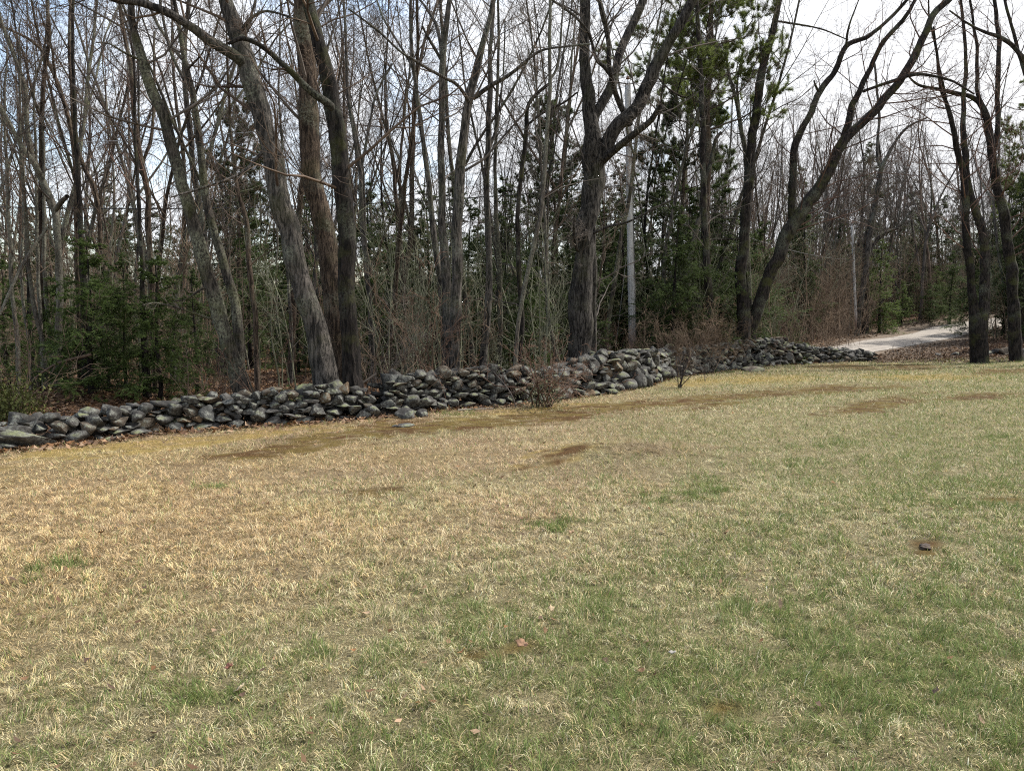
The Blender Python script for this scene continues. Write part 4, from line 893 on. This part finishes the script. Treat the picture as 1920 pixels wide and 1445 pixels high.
while len(placed) < 155 and tries < 20000:
    tries += 1
    u = rng.uniform(-0.80, 0.80); ey = float(np.interp(u, _eu, EB[:, 1]))
    Y = max(ey+3.5, 20)+rng.random()**1.2*32; x = u*Y; pxx = 960+1400*u
    if Y > 58 or (1150 < pxx < 1212 and Y < 31) or (1592 < pxx < 1616 and Y < 52) or road_dist(x, Y)[0] < 1.6 or (u > 0.36 and Y < 41+8*(u-0.36)): continue
    if any((x-a)**2+(Y-b)**2 < 1.1 for a, b in placed): continue
    placed.append((x, Y))
    vi = int(rng.integers(0, len(BV))); m = int(rng.choice(5, p=[.34, .20, .22, .10, .14] if u > -0.3 else [.22, .36, .18, .06, .18]))
    H = BV[vi][2]; sc = float(rng.uniform(0.72, 1.08)); lx = rng.normal()*0.055+u*0.07
    root = empty("bare_tree", (x, Y, gz(x, Y)-0.1), "", "tree", "bare woodland trees behind the wall", rot=(rng.normal()*0.04, lx, rng.random()*6.28), scale=sc)
    root.rotation_mode = 'XYZ'
    tm, cm = bvar(vi, m); obj("trunk", tm, root); obj("crown", cm, root)
    r = BV[vi][3]*sc; thick = "thin" if r < 0.07 else ("slim" if r < 0.11 else "stout")
    colr = ["grey", "brown", "lichen green", "dark", "pale"][m]
    items.append((project(x, Y, 1.0)[0], Y, f"{thick} {colr} bare{' forked' if BV[vi][4] else ''}", root))
nr = 0
while nr < 46:                                       # the wood beyond the road
    u = rng.uniform(0.40, 0.74); Y = 46+rng.random()*32; x = u*Y
    if road_dist(x, Y)[0] < 1.6 or (1585 < 960+1400*u < 1620 and Y < 52) or u*0.9 > 0.40+0.0065*Y: continue
    nr += 1; vi = int(rng.integers(0, len(BV))); m = int(rng.choice(5, p=[.25, .35, .15, .10, .15]))
    root = empty("bare_tree", (x, Y, gz(x, Y)-0.1), "", "tree", "bare woodland trees behind the wall", rot=(rng.normal()*0.04, rng.normal()*0.06+u*0.05, rng.random()*6.28), scale=float(rng.uniform(0.7, 1.0)))
    tm, cm = bvar(vi, m); obj("trunk", tm, root); obj("crown", cm, root)
    items.append((project(x, Y, 1.0)[0], Y, f"{['grey', 'brown', 'lichen green', 'dark', 'pale'][m]} bare{' forked' if BV[vi][4] else ''}", root))
label_by_zone(items, "tree")

# --- hemlocks and pines
HV = [hemlock_variant(400, 4.6, 0.075, 0.05, 66, 0.36, (0.085, 0.128, 0.038), per=70, ln=0.046, wd=0.011), hemlock_variant(401, 6.5, 0.10, 0.04, 72, 0.28, (0.072, 0.106, 0.036), wd=0.014, ln=0.055, per=52), hemlock_variant(402, 9.0, 0.14, 0.06, 88, 0.22, (0.052, 0.078, 0.028), ln=0.085, wd=0.026, per=20), hemlock_variant(403, 7.0, 0.11, 0.04, 70, 0.30, (0.11, 0.16, 0.045), ln=0.08, wd=0.026, per=20)]
HM = [finish(a, b, M['bark_black'], M['needles'], "trunk", "foliage") for a, b in HV]
PV = [pine_variant(420, 17, 0.20, 0.44, 42, 0.22, (0.155, 0.195, 0.06)), pine_variant(421, 15, 0.17, 0.48, 34, 0.2, (0.06, 0.082, 0.034))]
PM = [finish(a, b, M['bark_brown'], M['needles'], "trunk", "foliage") for a, b in PV]
def conifer(name, vm, px, Y, s, label=None, group=None, rz=None, cat="conifer", py=640):
    x = at(px, py, Y)[0]; root = empty(name, (x, Y, gz(x, Y)-0.08), label, cat, group, rz=rng.random()*6.28 if rz is None else rz, scale=s)
    obj("trunk", vm[0], root); obj("foliage", vm[1], root); return root
GH = "dark hemlocks low in the wood"
for px, Y, v, s, lab in [(165, 14.6, 0, 0.70, "nearest dark hemlock at left, boughs sweeping over the wall"), (120, 15.6, 0, 0.58, "small green hemlock left of the nearest dark one"), (235, 15.8, 1, 0.47, "dense dark hemlock in the middle of the left clump"), (300, 15.2, 0, 0.68, "dark hemlock right of the left clump, under pale dead branches"),
        (365, 16.8, 1, 0.45, "hemlock filling the space behind the leaning lichen trunk foot"), (15, 16.5, 0, 0.7, "small hemlock cut by the left picture edge"), (600, 14.4, 0, 0.26, "tiny hemlock seedling at the foot of the massive trunks"),
        (200, 19.0, 2, 0.36, "hemlock hidden deepest in the left clump")]:
    conifer("hemlock", HM[v], px, Y, s, lab, GH)
citems = []
for px, Y, v, s in [(730, 26, 1, 0.9), (800, 30, 2, 0.8), (880, 27, 1, 0.95), (950, 31, 2, 0.85), (1010, 25, 1, 0.8), (1060, 29, 2, 0.85), (1132, 29.5, 1, 1.0), (1165, 31, 2, 0.8), (1265, 26.5, 1, 0.9), (1240, 30, 2, 0.9), (1290, 28, 1, 1.0), (1345, 31, 2, 0.85), (1380, 33, 1, 1.05), (1205, 30, 1, 0.7), (1260, 27, 0, 0.55),
        (690, 32, 2, 0.85), (640, 29, 1, 0.85), (760, 23, 1, 0.6), (905, 23, 1, 0.62), (985, 22.5, 0, 0.8), (1085, 25, 1, 0.8), (560, 24, 1, 0.55), (690, 22, 0, 0.7), (1410, 38, 2, 0.7), (1560, 60, 1, 0.9), (1660, 66, 2, 0.8), (1730, 68, 2, 0.85), (1850, 64, 2, 0.9), (540, 30, 2, 0.75), (470, 27, 1, 0.9), (430, 34, 2, 1.0), (1430, 36, 1, 1.0), (1500, 46, 2, 0.9), (1700, 62, 1, 0.8), (1750, 60, 3, 0.6), (1780, 56, 1, 0.85), (1820, 50, 1, 0.9), (1880, 46, 2, 0.8), (1915, 44, 2, 1.1), (1905, 52, 2, 1.2), (1950, 45, 2, 1.1),
        (1690, 57, 3, 0.5), (1740, 58, 1, 0.5), (850, 38, 2, 1.0), (990, 42, 2, 0.95), (1100, 38, 2, 1.1), (1180, 40, 2, 1.1), (1310, 42, 2, 1.0), (350, 30, 1, 0.75), (100, 34, 2, 0.7), (240, 38, 2, 0.8), (1570, 55, 2, 0.9), (580, 40, 2, 1.0), (1980, 40, 2, 1.1)]:
    o = conifer("hemlock", HM[v], px, Y, s, None, "hemlocks deeper in the wood"); citems.append((px, Y, {0: "young", 1: "dark green", 2: "tall dark", 3: "light green"}[v], o))
label_by_zone(citems, "hemlock")
conifer("hemlock", HM[3], 1648, 53, 0.95, "bright green hemlock on the far roadside beside the distant utility pole", "hemlocks deeper in the wood")
conifer("pine_tree", PM[0], 1326, 29.0, 1.12, "tall pine with sunlit green tufts right of the huge oak", None, 0.6)
conifer("pine_tree", PM[1], 1272, 35.0, 0.95, "dark pine deeper behind the sunlit tufted pine", None, 2.0)
conifer("pine_tree", PM[1], 450, 33.0, 0.72, "dull pine showing between the lichen trunks and the massive leaning trunk", None, 1.0)
conifer("pine_tree", PM[1], 1045, 36.0, 0.80, "brownish pine showing just left of the huge oak", None, 4.0)
conifer("pine_tree", PM[0], 1930, 47.0, 0.9, "pine at the right edge behind the arching dark tree", None, 3.0)

# --- shrubs
def shrub(px, Y, label, seed, n, H, r0, mat, scale=1.0, group=None, low=None, name="shrub", py=None, **kw):
    x = at(px, 700, Y)[0]; st, g = bush_arrays(seed, n, H, r0, **kw)
    root = empty(name, (x, Y, gz(x, Y)), label, "shrub", group, scale=scale)
    obj("stems", st.mesh("stems", M[mat]), root); obj("twigs", g.mesh("twigs", M[mat]), root)
    if low:
        rg = np.random.default_rng(seed); N = low; p = rg.normal(size=(N, 3))*np.array([0.22, 0.2, 0.2])+np.array([0, 0, 0.3]); p[:, 2] = np.abs(p[:, 2])
        c = np.array([0.11, 0.115, 0.065])*(0.5+rg.random((N, 1)))
        V, T, C = leaf_quads(rg, p[:, 0], p[:, 1], p[:, 2], 0.045, c, 1.2); obj("leaves", mesh("leaves", V, [T], M['leaf'], False, C), root)
    return root
shrub(1020, gp(1020, 762)[1]-0.05, "reddish leafless bush growing in front of the wall, grey green at its foot", 501, 12, 1.75, 0.015, 'brush_red', spread=0.27, wob=0.36, k2=6, k3=5, k4=2, low=650, area=0.13)
shrub(1276, gp(1276, 727)[1], "small dark many stemmed bush standing in lawn before the long wall", 502, 8, 1.1, 0.012, 'twig_dark', spread=0.22, k2=5, k3=4, area=0.08, wob=0.3)
shrub(1315, gp(1315, 715)[1], "sparse short twiggy sprout beside the dark bush at the long wall", 503, 5, 0.9, 0.007, 'twig_grey', spread=0.25, k2=4, k3=3)
for i, (px, dY, H, lab) in enumerate([(1255, 1.5, 2.0, "leftmost of the reddish brown thicket bushes behind the long wall"), (1300, 1.6, 2.2, "middle bush of the reddish brown thicket behind the long wall"), (1345, 2.0, 2.2, "rightmost of the reddish brown thicket bushes behind the long wall")]):
    shrub(px, base_at(px)[1]+dY, lab, 510+i, 26, H, 0.013, 'brush_brown', spread=0.38, k2=8, k3=6, k4=2, group="reddish thicket bushes", area=0.4)
for i, (px, dY, H, mt, lab) in enumerate([(745, 0.9, 2.6, 'brush_brown', "tall thin stemmed shrub springing from the wall gap"), (790, 1.6, 3.0, 'brush_red', "reddish shrub with whip stems behind wall right of the gap"), (700, 1.8, 2.2, 'twig_grey', "grey shrub at the foot of the broken barked trunk"), (820, 3.4, 2.4, 'twig_lichen', "grey green whip shrub left of the middle pair"),
        (415, 1.2, 1.7, 'brush_red', "reddish brush tangled left of the leaning lichen trunk foot"), (385, 1.5, 1.4, 'brush_brown', "low brown brush right under the left hemlock clump"), (940, 3.6, 1.8, 'twig_lichen', "grey green brush behind the wall left of the front bush"), (1060, 1.3, 1.5, 'brush_red', "dark red brush at the left foot of the oak"),
        (1430, 1.8, 2.0, 'brush_red', "purplish twig bush between the dark pair and stump"), (1490, 2.4, 2.2, 'brush_brown', "pale brown brush just right of the stump"), (1530, 3.5, 2.6, 'brush_brown', "pale brown brush behind the wall near its road end"), (1565, 7.5, 3.0, 'brush_brown', "brown brush on the far roadside, left of distant pole"), (1590, 9.0, 3.0, 'brush_brown', "deeper brown brush at the distant utility pole foot"),
        (30, 2.5, 2.2, 'brush_brown', "brown brush among the pale stems at far left"), (1110, 2.2, 1.6, 'twig_grey', "low grey twigs between the oak and the utility pole"), (1870, 2.0, 1.6, 'brush_red', "dark red brush between the right hand trunks"), (1785, 1.2, 1.5, 'twig_dark', "thin dark sprouts on the leafy bank left of twin trunks"), (1720, 1.6, 0.9, 'twig_grey', "short grey twigs at the near road bank")]):
    eyy = float(np.interp((px-960)/FPX, _eu, EB[:, 1])); shrub(px, eyy+dY, lab, 530+i, 8 if H > 1.6 else 6, H, 0.010, mt, spread=0.34, wob=0.34, k2=6, k3=5, k4=2 if H > 1.4 else 0, area=0.3)
def green_bush(px, Y, label, seed, n, sx, sz, col):
    rg = np.random.default_rng(seed); x = at(px, 750, Y)[0]
    st, g = bush_arrays(seed, 12, sz*1.1, 0.006, spread=0.4, k2=4, k3=3, area=sx*0.3); root = empty("shrub", (x, Y, gz(x, Y)), label, "shrub")
    obj("stems", st.mesh("stems", M['twig_brown']), root)
    p = rg.normal(size=(n, 3))*np.array([sx, sx, sz*0.35]); p[:, 2] = np.abs(p[:, 2]+sz*0.45); c = np.array(col)*(0.5+rg.random((n, 1)))
    V, T, C = leaf_quads(rg, p[:, 0], p[:, 1], p[:, 2], 0.05, c, 1.2); obj("leaves", mesh("leaves", V, [T], M['leaf'], False, C), root)
green_bush(8, 12.2, "low yellow green leafy bush behind the left wall end", 580, 2600, 0.28, 0.62, (0.10, 0.11, 0.035))
green_bush(545, 13.2, "small bright green sprig behind the wall left of massive trunk", 581, 300, 0.10, 0.5, (0.10, 0.13, 0.04))
green_bush(1158, 24.5, "pale green seedling clump at the utility pole's left foot", 582, 700, 0.35, 0.7, (0.10, 0.125, 0.05))
green_bush(1492, gp(1492, 684)[1]+0.3, "small green weed clump at the wall foot near its road end", 583, 260, 0.22, 0.3, (0.07, 0.10, 0.03))

# --- a brushy thicket that reads as one mass, and the far wood
def merge_copies(g, arr, x, y, z, s, rz, lx=0, ly=0):
    V, Q, T, C = arr; ca, sa = math.cos(rz), math.sin(rz)
    W = V*s; W = np.c_[W[:, 0]*ca-W[:, 1]*sa+W[:, 2]*lx, W[:, 0]*sa+W[:, 1]*ca+W[:, 2]*ly, W[:, 2]]+np.array([x, y, z])
    g.add(W, Q[0] if Q else None, T[0] if T else None, C if C is not None else None)
def brush():
    rg = np.random.default_rng(91)
    vs = []
    for k in range(6):
        st, g = bush_arrays(600+k, 6, 4.2, 0.020, spread=0.10, wob=0.13, twr=0.0038, k2=6, k3=4, k4=0, area=0.5); g.add(*[q if not isinstance(q, list) else (q[0] if q else None) for q in st.arr()[:2]]); vs.append(g.arr())
    gs = {'brush_brown': Geo(), 'twig_lichen': Geo(), 'brush_red': Geo()}
    n = 0
    while n < 340:
        u = rg.uniform(-0.82, 0.82); ey = float(np.interp(u, _eu, EB[:, 1])); Y = max(ey+4.0, 18)+rg.random()**1.2*40; x = u*Y; px = 960+1400*u
        if (1150 < px < 1212 and Y < 30) or (430 < px < 660 and Y < 32 and rg.random() < 0.7) or (1590 < px < 1616 and Y < 52): continue
        if 790 < px < 1010 and Y < 30 and rg.random() < 0.5: continue
        if road_dist(x, Y)[0] < 1.2 or (u > 0.40 and Y < 42+8*(u-0.4)): continue
        n += 1; px = 960+1400*u
        mt = 'brush_brown' if (px < 430 or 1400 < px < 1780) and rg.random() < 0.8 else rg.choice(['brush_brown', 'twig_lichen', 'brush_red'], p=[.24, .68, .08])
        merge_copies(gs[mt], vs[rg.integers(6)], x, Y, gz(x, Y)-0.05, rg.uniform(0.45, 1.2)*(1+0.006*Y), rg.random()*6.28, rg.normal()*0.06, rg.normal()*0.06)
    n = 0
    while n < 110:                                    # closes the view low down at left and centre
        u = rg.uniform(-0.82, 0.15); Y = rg.uniform(34, 58); x = u*Y; n += 1
        merge_copies(gs[['brush_brown', 'twig_lichen'][n % 2]], vs[rg.integers(6)], x, Y, gz(x, Y)-0.05, rg.uniform(0.8, 1.5), rg.random()*6.28, rg.normal()*0.06, rg.normal()*0.06)
    n = 0
    while n < 470:                                    # deeper in the wood and beyond the road
        u = rg.uniform(-0.84, 0.84) if n < 280 else rg.uniform(0.34, 0.84); Y = (rg.uniform(56, 100) if n < 280 else rg.uniform(44, 80)); x = u*Y; px = 960+1400*u
        if road_dist(x, Y)[0] < 1.5 or (u > 0.40 and u*0.9 > 0.40+0.0065*Y) or (1585 < px < 1620 and Y < 52): continue
        n += 1; merge_copies(gs[['brush_brown', 'brush_brown', 'twig_lichen'][n % 3]], vs[rg.integers(6)], x, Y, gz(x, Y)-0.05, rg.uniform(0.9, 1.9), rg.random()*6.28, rg.normal()*0.06, rg.normal()*0.06)
    for mt, g in gs.items():
        tag(obj("undergrowth", g.mesh("undergrowth", M[mt])), {'brush_brown': "brown tangle of saplings and brush filling the wood", 'twig_lichen': "grey green tangle of saplings and brush filling the wood", 'brush_red': "reddish tangle of saplings and brush filling the wood"}[mt], "undergrowth", kind="stuff")
brush()
def far_wood():
    rg = np.random.default_rng(92); vs = []
    for k in range(5):
        tg, cg = bare_variant(700+k, 15+k, 0.12, k % 2, 0.30, 11, 0.0048, 0.8); cg.add(tg.arr()[0], tg.arr()[1][0]); vs.append(cg.arr())
    g = {0: Geo(), 1: Geo()}
    for i in range(270):
        u = rg.uniform(-0.85, 0.85) if i < 120 else rg.uniform(0.2, 0.85); Y = 54+rg.random()**1.1*70; x = u*Y
        if road_dist(x, Y)[0] < 1.5: continue
        merge_copies(g[i % 2], vs[rg.integers(5)], x, Y, gz(x, Y)-0.1, rg.uniform(0.75, 1.1), rg.random()*6.28, rg.normal()*0.06, rg.normal()*0.06)
    tag(obj("far_woods", g[0].mesh("far_woods", M['twig_grey'])), "grey bare treetops of the far wood merging into one mass", "woods", kind="stuff")
    tag(obj("far_woods", g[1].mesh("far_woods", M['twig_brown'])), "brown bare treetops of the far wood merging into one mass", "woods", kind="stuff")
    h = Geo(); hv = []
    for k in range(3):
        t_, f_ = hemlock_variant(720+k, 9+k*1.5, 0.14, 0.03, 60, 0.26, (0.060, 0.080, 0.036), 16, 0.13, 0.05); hv.append(f_.arr())
    for i in range(105):
        u = rg.uniform(-0.85, 0.75); Y = 60+rg.random()*62; x = u*Y
        if road_dist(x, Y)[0] < 2.5: continue
        merge_copies(h, hv[rg.integers(3)], x, Y, gz(x, Y)-0.1, rg.uniform(0.7, 1.25), rg.random()*6.28)
    tag(obj("far_woods", h.mesh("far_woods", M['needles'])), "dark evergreen mass deep in the far wood", "woods", kind="stuff")
far_wood()

# ------------------------------------------------------------------ stump, poles, wires, fallen branches and leaves
def stump():
    p = gp(1460, 668); Y = 32.0; x = at(1460, 640, Y)[0]; z = gz(x, Y)
    root = empty("tree_stump", (x, Y, z), "dark cut tree stump standing behind the long wall near its road end", "stump")
    K = 14; h = 1.08; P = np.c_[np.zeros(K), np.zeros(K), np.linspace(-0.1, h, K)]; rad = 0.37*(1+0.25*np.exp(-np.linspace(0, 1.1, K)/0.2))
    V, Q = trunk_mesh(P, rad, 24, 0.12, 9.0, 0.2); obj("trunk", mesh("trunk", V, [Q], M['bark_black']), root)
    top = V.reshape(K, 24, 3)[-1]; W = np.vstack([top+np.array([0, 0, -0.004]), [[0, 0, h+0.02]]]); i = np.arange(24); T = np.c_[i, np.roll(i, -1), np.full(24, 24)]
    obj("cut_face", mesh("cut_face", W, [T], M['cutwood'], False), root)
stump()
def pole(px_top, px_base, py_top, Y, r, label, h=None, mat='pole'):
    zt = at(px_top, py_top, Y)[2] if h is None else h; xb = at(px_base, 690, Y)[0]; xt = at(px_top, py_top, Y)[0]; z = gz(xb, Y)
    root = empty("utility_pole", (xb, Y, z), label, "utility pole"); K = 30
    t = np.linspace(-0.05, 1, K); P = np.c_[(xt-xb)*t, np.zeros(K), (zt-z)*t]; rad = r*(1-0.32*np.clip(t, 0, 1))
    V, Q = trunk_mesh(P, rad, 20, 0.025, 3.0); n = len(V); V = np.vstack([V, P[-1]+np.array([0, 0, 0.03])]); i = np.arange(20)+n-20; T = np.c_[i, np.roll(i, -1), np.full(20, n)]
    obj("pole", mesh("pole", V, [Q, T], M[mat]), root)
    tip = P[-1]
    g = Geo(); g.add(*tubes(np.array([[tip+[0, 0, 0], tip+[0, 0, 0.14], tip+[0, 0, 0.26]]]), np.array([[0.02, 0.02, 0.018]]), 8)); obj("pin", g.mesh("pin", M['steel']), root)
    g = Geo(); zs = np.array([0.2, 0.22, 0.25, 0.27, 0.30, 0.33]); g.add(*tubes((tip+np.c_[zs*0, zs*0, zs])[None], np.array([[0.02, 0.07, 0.075, 0.05, 0.055, 0.02]]), 12)); obj("insulator", g.mesh("insulator", M['ceramic']), root)
    for dz in (-2.2, -3.6):                           # bolted clamps that carry the lower lines
        g = Geo(); q = P[-1]*np.array([1, 1, 0])*0.8+np.array([0, -0.14, zt-z+dz]); g.add(*tubes(np.array([[q+[0, 0.12, 0], q, q+[0, -0.06, 0.0]]]), np.array([[0.03, 0.03, 0.03]]), 8)); obj("clamp", g.mesh("clamp", M['steel']), root)
    g = Geo(); zc = np.linspace(0.1, zt-z-0.6, 24); xc = (xt-xb)*zc/(zt-z); rr = r*(1-0.32*zc/(zt-z))+0.012; g.add(*tubes(np.c_[xc+rr*0.7, -rr*0.75, zc][None], np.full((1, 24), 0.012), 6)); obj("ground_wire", g.mesh("ground_wire", M['wire']), root)
    return np.array([xt, Y, zt]), root
p1, r1_ = pole(1177, 1187, 160, 28.0, 0.155, "weathered grey wooden utility pole behind the long wall, right of the oak")
p2, r2_ = pole(1598, 1604, 425, 50.0, 0.105, "slim distant utility pole on the far side of the road")
def wire(a, b, sag, r, mat, label):
    t = np.linspace(0, 1, 60)[:, None]; P = np.array(a)*(1-t)+np.array(b)*t; P[:, 2] -= sag*4*(t[:, 0]*(1-t[:, 0]))
    c = P[0].copy(); V, Q = tubes((P-c)[None], np.full((1, 60), r), 6)
    tag(obj("power_line", mesh("power_line", V, [Q], M[mat]), loc=c), label, "power line")
wire((-36, 23.5, 8.6), p1+np.array([0, 0, 0.30]), 1.9, 0.013, 'wire_bare', "thin bare overhead wire from the left to the top of weathered pole")
wire((-36, 23.5, 6.8), p1+np.array([0, -0.2, -3.6]), 1.2, 0.020, 'wire', "black sagging cable running left below the bare wire")
wire(p1+np.array([0, 0, 0.30]), p2+np.array([0, 0, 0.30]), 0.7, 0.013, 'wire_bare', "thin bare wire between the weathered pole and the distant pole")
wire(p1+np.array([0, -0.2, -3.6]), p2+np.array([0, -0.2, -2.2]), 0.6, 0.016, 'wire', "black cable between the weathered pole and the distant pole")
wire(p1+np.array([0, -0.18, -6.2]), np.r_[at(1150, 690, 28.5)[:2], gz(*at(1150, 690, 28.5)[:2])], -0.0, 0.010, 'wire_bare', "slanting guy wire from weathered pole to ground on its left")

def stick(pts, label, mat='twig_pale', seed=0, sub=4):
    """pts: (x, y, height above ground, radius)"""
    q = np.array(pts); q[:, 2] += terrain(q[:, 0], q[:, 1]); C = catmull(q, 24); c = C[0, :3].copy()
    g = Geo(); g.add(*trunk_mesh(C[:, :3]-c, C[:, 3], 8, 0.12, seed)); rg = np.random.default_rng(seed)
    S, D, L, r = spawn(rg, (C[:, :3]-c)[None], C[:, 3][None], sub, 0.3, 0.95, R(40), 0.3, 0.6, 0.02); P2, r2 = grow(rg, S, D, L, r, 5, 0.25, 0.0, 0.8, 0.003); g.add(*tubes(P2, r2, 4))
    tag(obj("fallen_branch", g.mesh("fallen_branch", M[mat]), loc=c), label, "branch")
def on(px, py, h, r): x, y = gp(px, py); return (x, y, h, r)
a = on(968, 766, 0.02, 0.012); b = base_at(950)
stick([a, (a[0]-0.12, a[1]+0.02, 0.32, 0.011), (b[0]-0.2, b[1]+0.02, 0.62, 0.009), (b[0]-0.45, b[1]+0.25, 0.86, 0.006)], "thin dead branch leaning on the wall left of the front bush", 'twig_grey', 3)
stick([on(858, 772, 0.03, 0.016), on(885, 771, 0.035, 0.016), on(925, 769, 0.03, 0.010)], "pale stick lying on grass along the foot of the middle wall", 'twig_pale', 4, 2)
stick([(-8.0, 14.2, 0.9, 0.03), (-8.6, 14.0, 0.7, 0.02), (-9.2, 13.8, 0.25, 0.012)], "bare fallen branch caught under the left hemlock clump", 'twig_brown', 5)
stick([(-2.4, 13.2, 0.75, 0.02), (-2.9, 13.0, 0.4, 0.02), (-3.3, 12.9, 0.08, 0.012)], "grey fallen branch propped against the broken barked trunk", 'twig_grey', 6)
def clod(px, py, w, label, seed):
    x, y = gp(px, py); rg = np.random.default_rng(seed); V, F = stone_shape(rg, w, w*0.8, w*0.35, 4, 6)
    V *= 1+0.7*(fbm(V[:, 0]*60, V[:, 1]*60, V[:, 2]*60, 2)-0.5)[:, None]
    o = obj("soil_clod", mesh("soil_clod", V, [F], M['clod']), loc=(x, y, gz(x, y)+w*0.06)); tag(o, label, "clod")
M['clod'] = plain("dark_soil", (0.07, 0.052, 0.042), 0.95)
clod(1735, 1028, 0.12, "dark soil clod lying on the lawn at right", 41)
def fallen_leaf(px, py, s, col, label, seed):
    x, y = gp(px, py); rg = np.random.default_rng(seed); n = 14; a = np.arange(n)*2*np.pi/n
    rr = s*0.5*(0.62+0.38*np.cos(a*5/2)**2)*np.where(np.cos(a) > 0, 1.25, 0.9)
    ring = np.c_[rr*np.cos(a), rr*np.sin(a)*0.62, 0.25*s*np.sin(a*2+seed)**2*0.6+0.006]; V = np.vstack([ring, ring*np.array([0.45, 0.45, 0.3]), [[0, 0, 0.004]]])
    V = np.vstack([V, V-np.array([0, 0, 0.0025])]); m = 2*n+1; i = np.arange(n); j = np.roll(i, -1)
    Q = np.c_[i, j, j+n, i+n]; T = np.c_[i+n, j+n, np.full(n, 2*n)]
    Q2 = np.vstack([Q, (Q+m)[:, ::-1], np.c_[i, i+m, j+m, j]]); T2 = np.vstack([T, (T+m)[:, ::-1]])
    C = np.array(col)*(0.8+0.4*rg.random((len(V), 1)))
    o = obj("fallen_leaf", mesh("fallen_leaf", V, [Q2, T2], M['leaf'], True, C), loc=(x, y, gz(x, y)+0.045), rot=(rg.normal()*0.3, rg.normal()*0.3, rg.random()*6.28)); tag(o, label, "leaf", "dead leaves on the lawn")
for i, (px, py, s, col, lab) in enumerate([(980, 1226, 0.075, (0.25, 0.15, 0.095), "curled orange brown leaf on matted grass near the lawn centre"), (1034, 1158, 0.05, (0.40, 0.31, 0.20), "pale tan leaf above the curled orange one on the lawn"), (1071, 1010, 0.07, (0.28, 0.195, 0.12), "tan leaf beside a green grass patch mid lawn"),
        (1362, 1010, 0.06, (0.26, 0.165, 0.105), "reddish leaf on the right centre of the lawn"), (432, 1268, 0.05, (0.26, 0.12, 0.085), "small red brown leaf on the lower left lawn"), (453, 1310, 0.06, (0.42, 0.35, 0.24), "pale folded leaf below the small red brown one"), (1262, 1242, 0.04, (0.34, 0.32, 0.29), "whitish leaf scrap on the lower right lawn"), (326, 1042, 0.06, (0.58, 0.42, 0.22), "straw coloured leaf on the orange left lawn")]):
    fallen_leaf(px, py, s, col, lab, i)
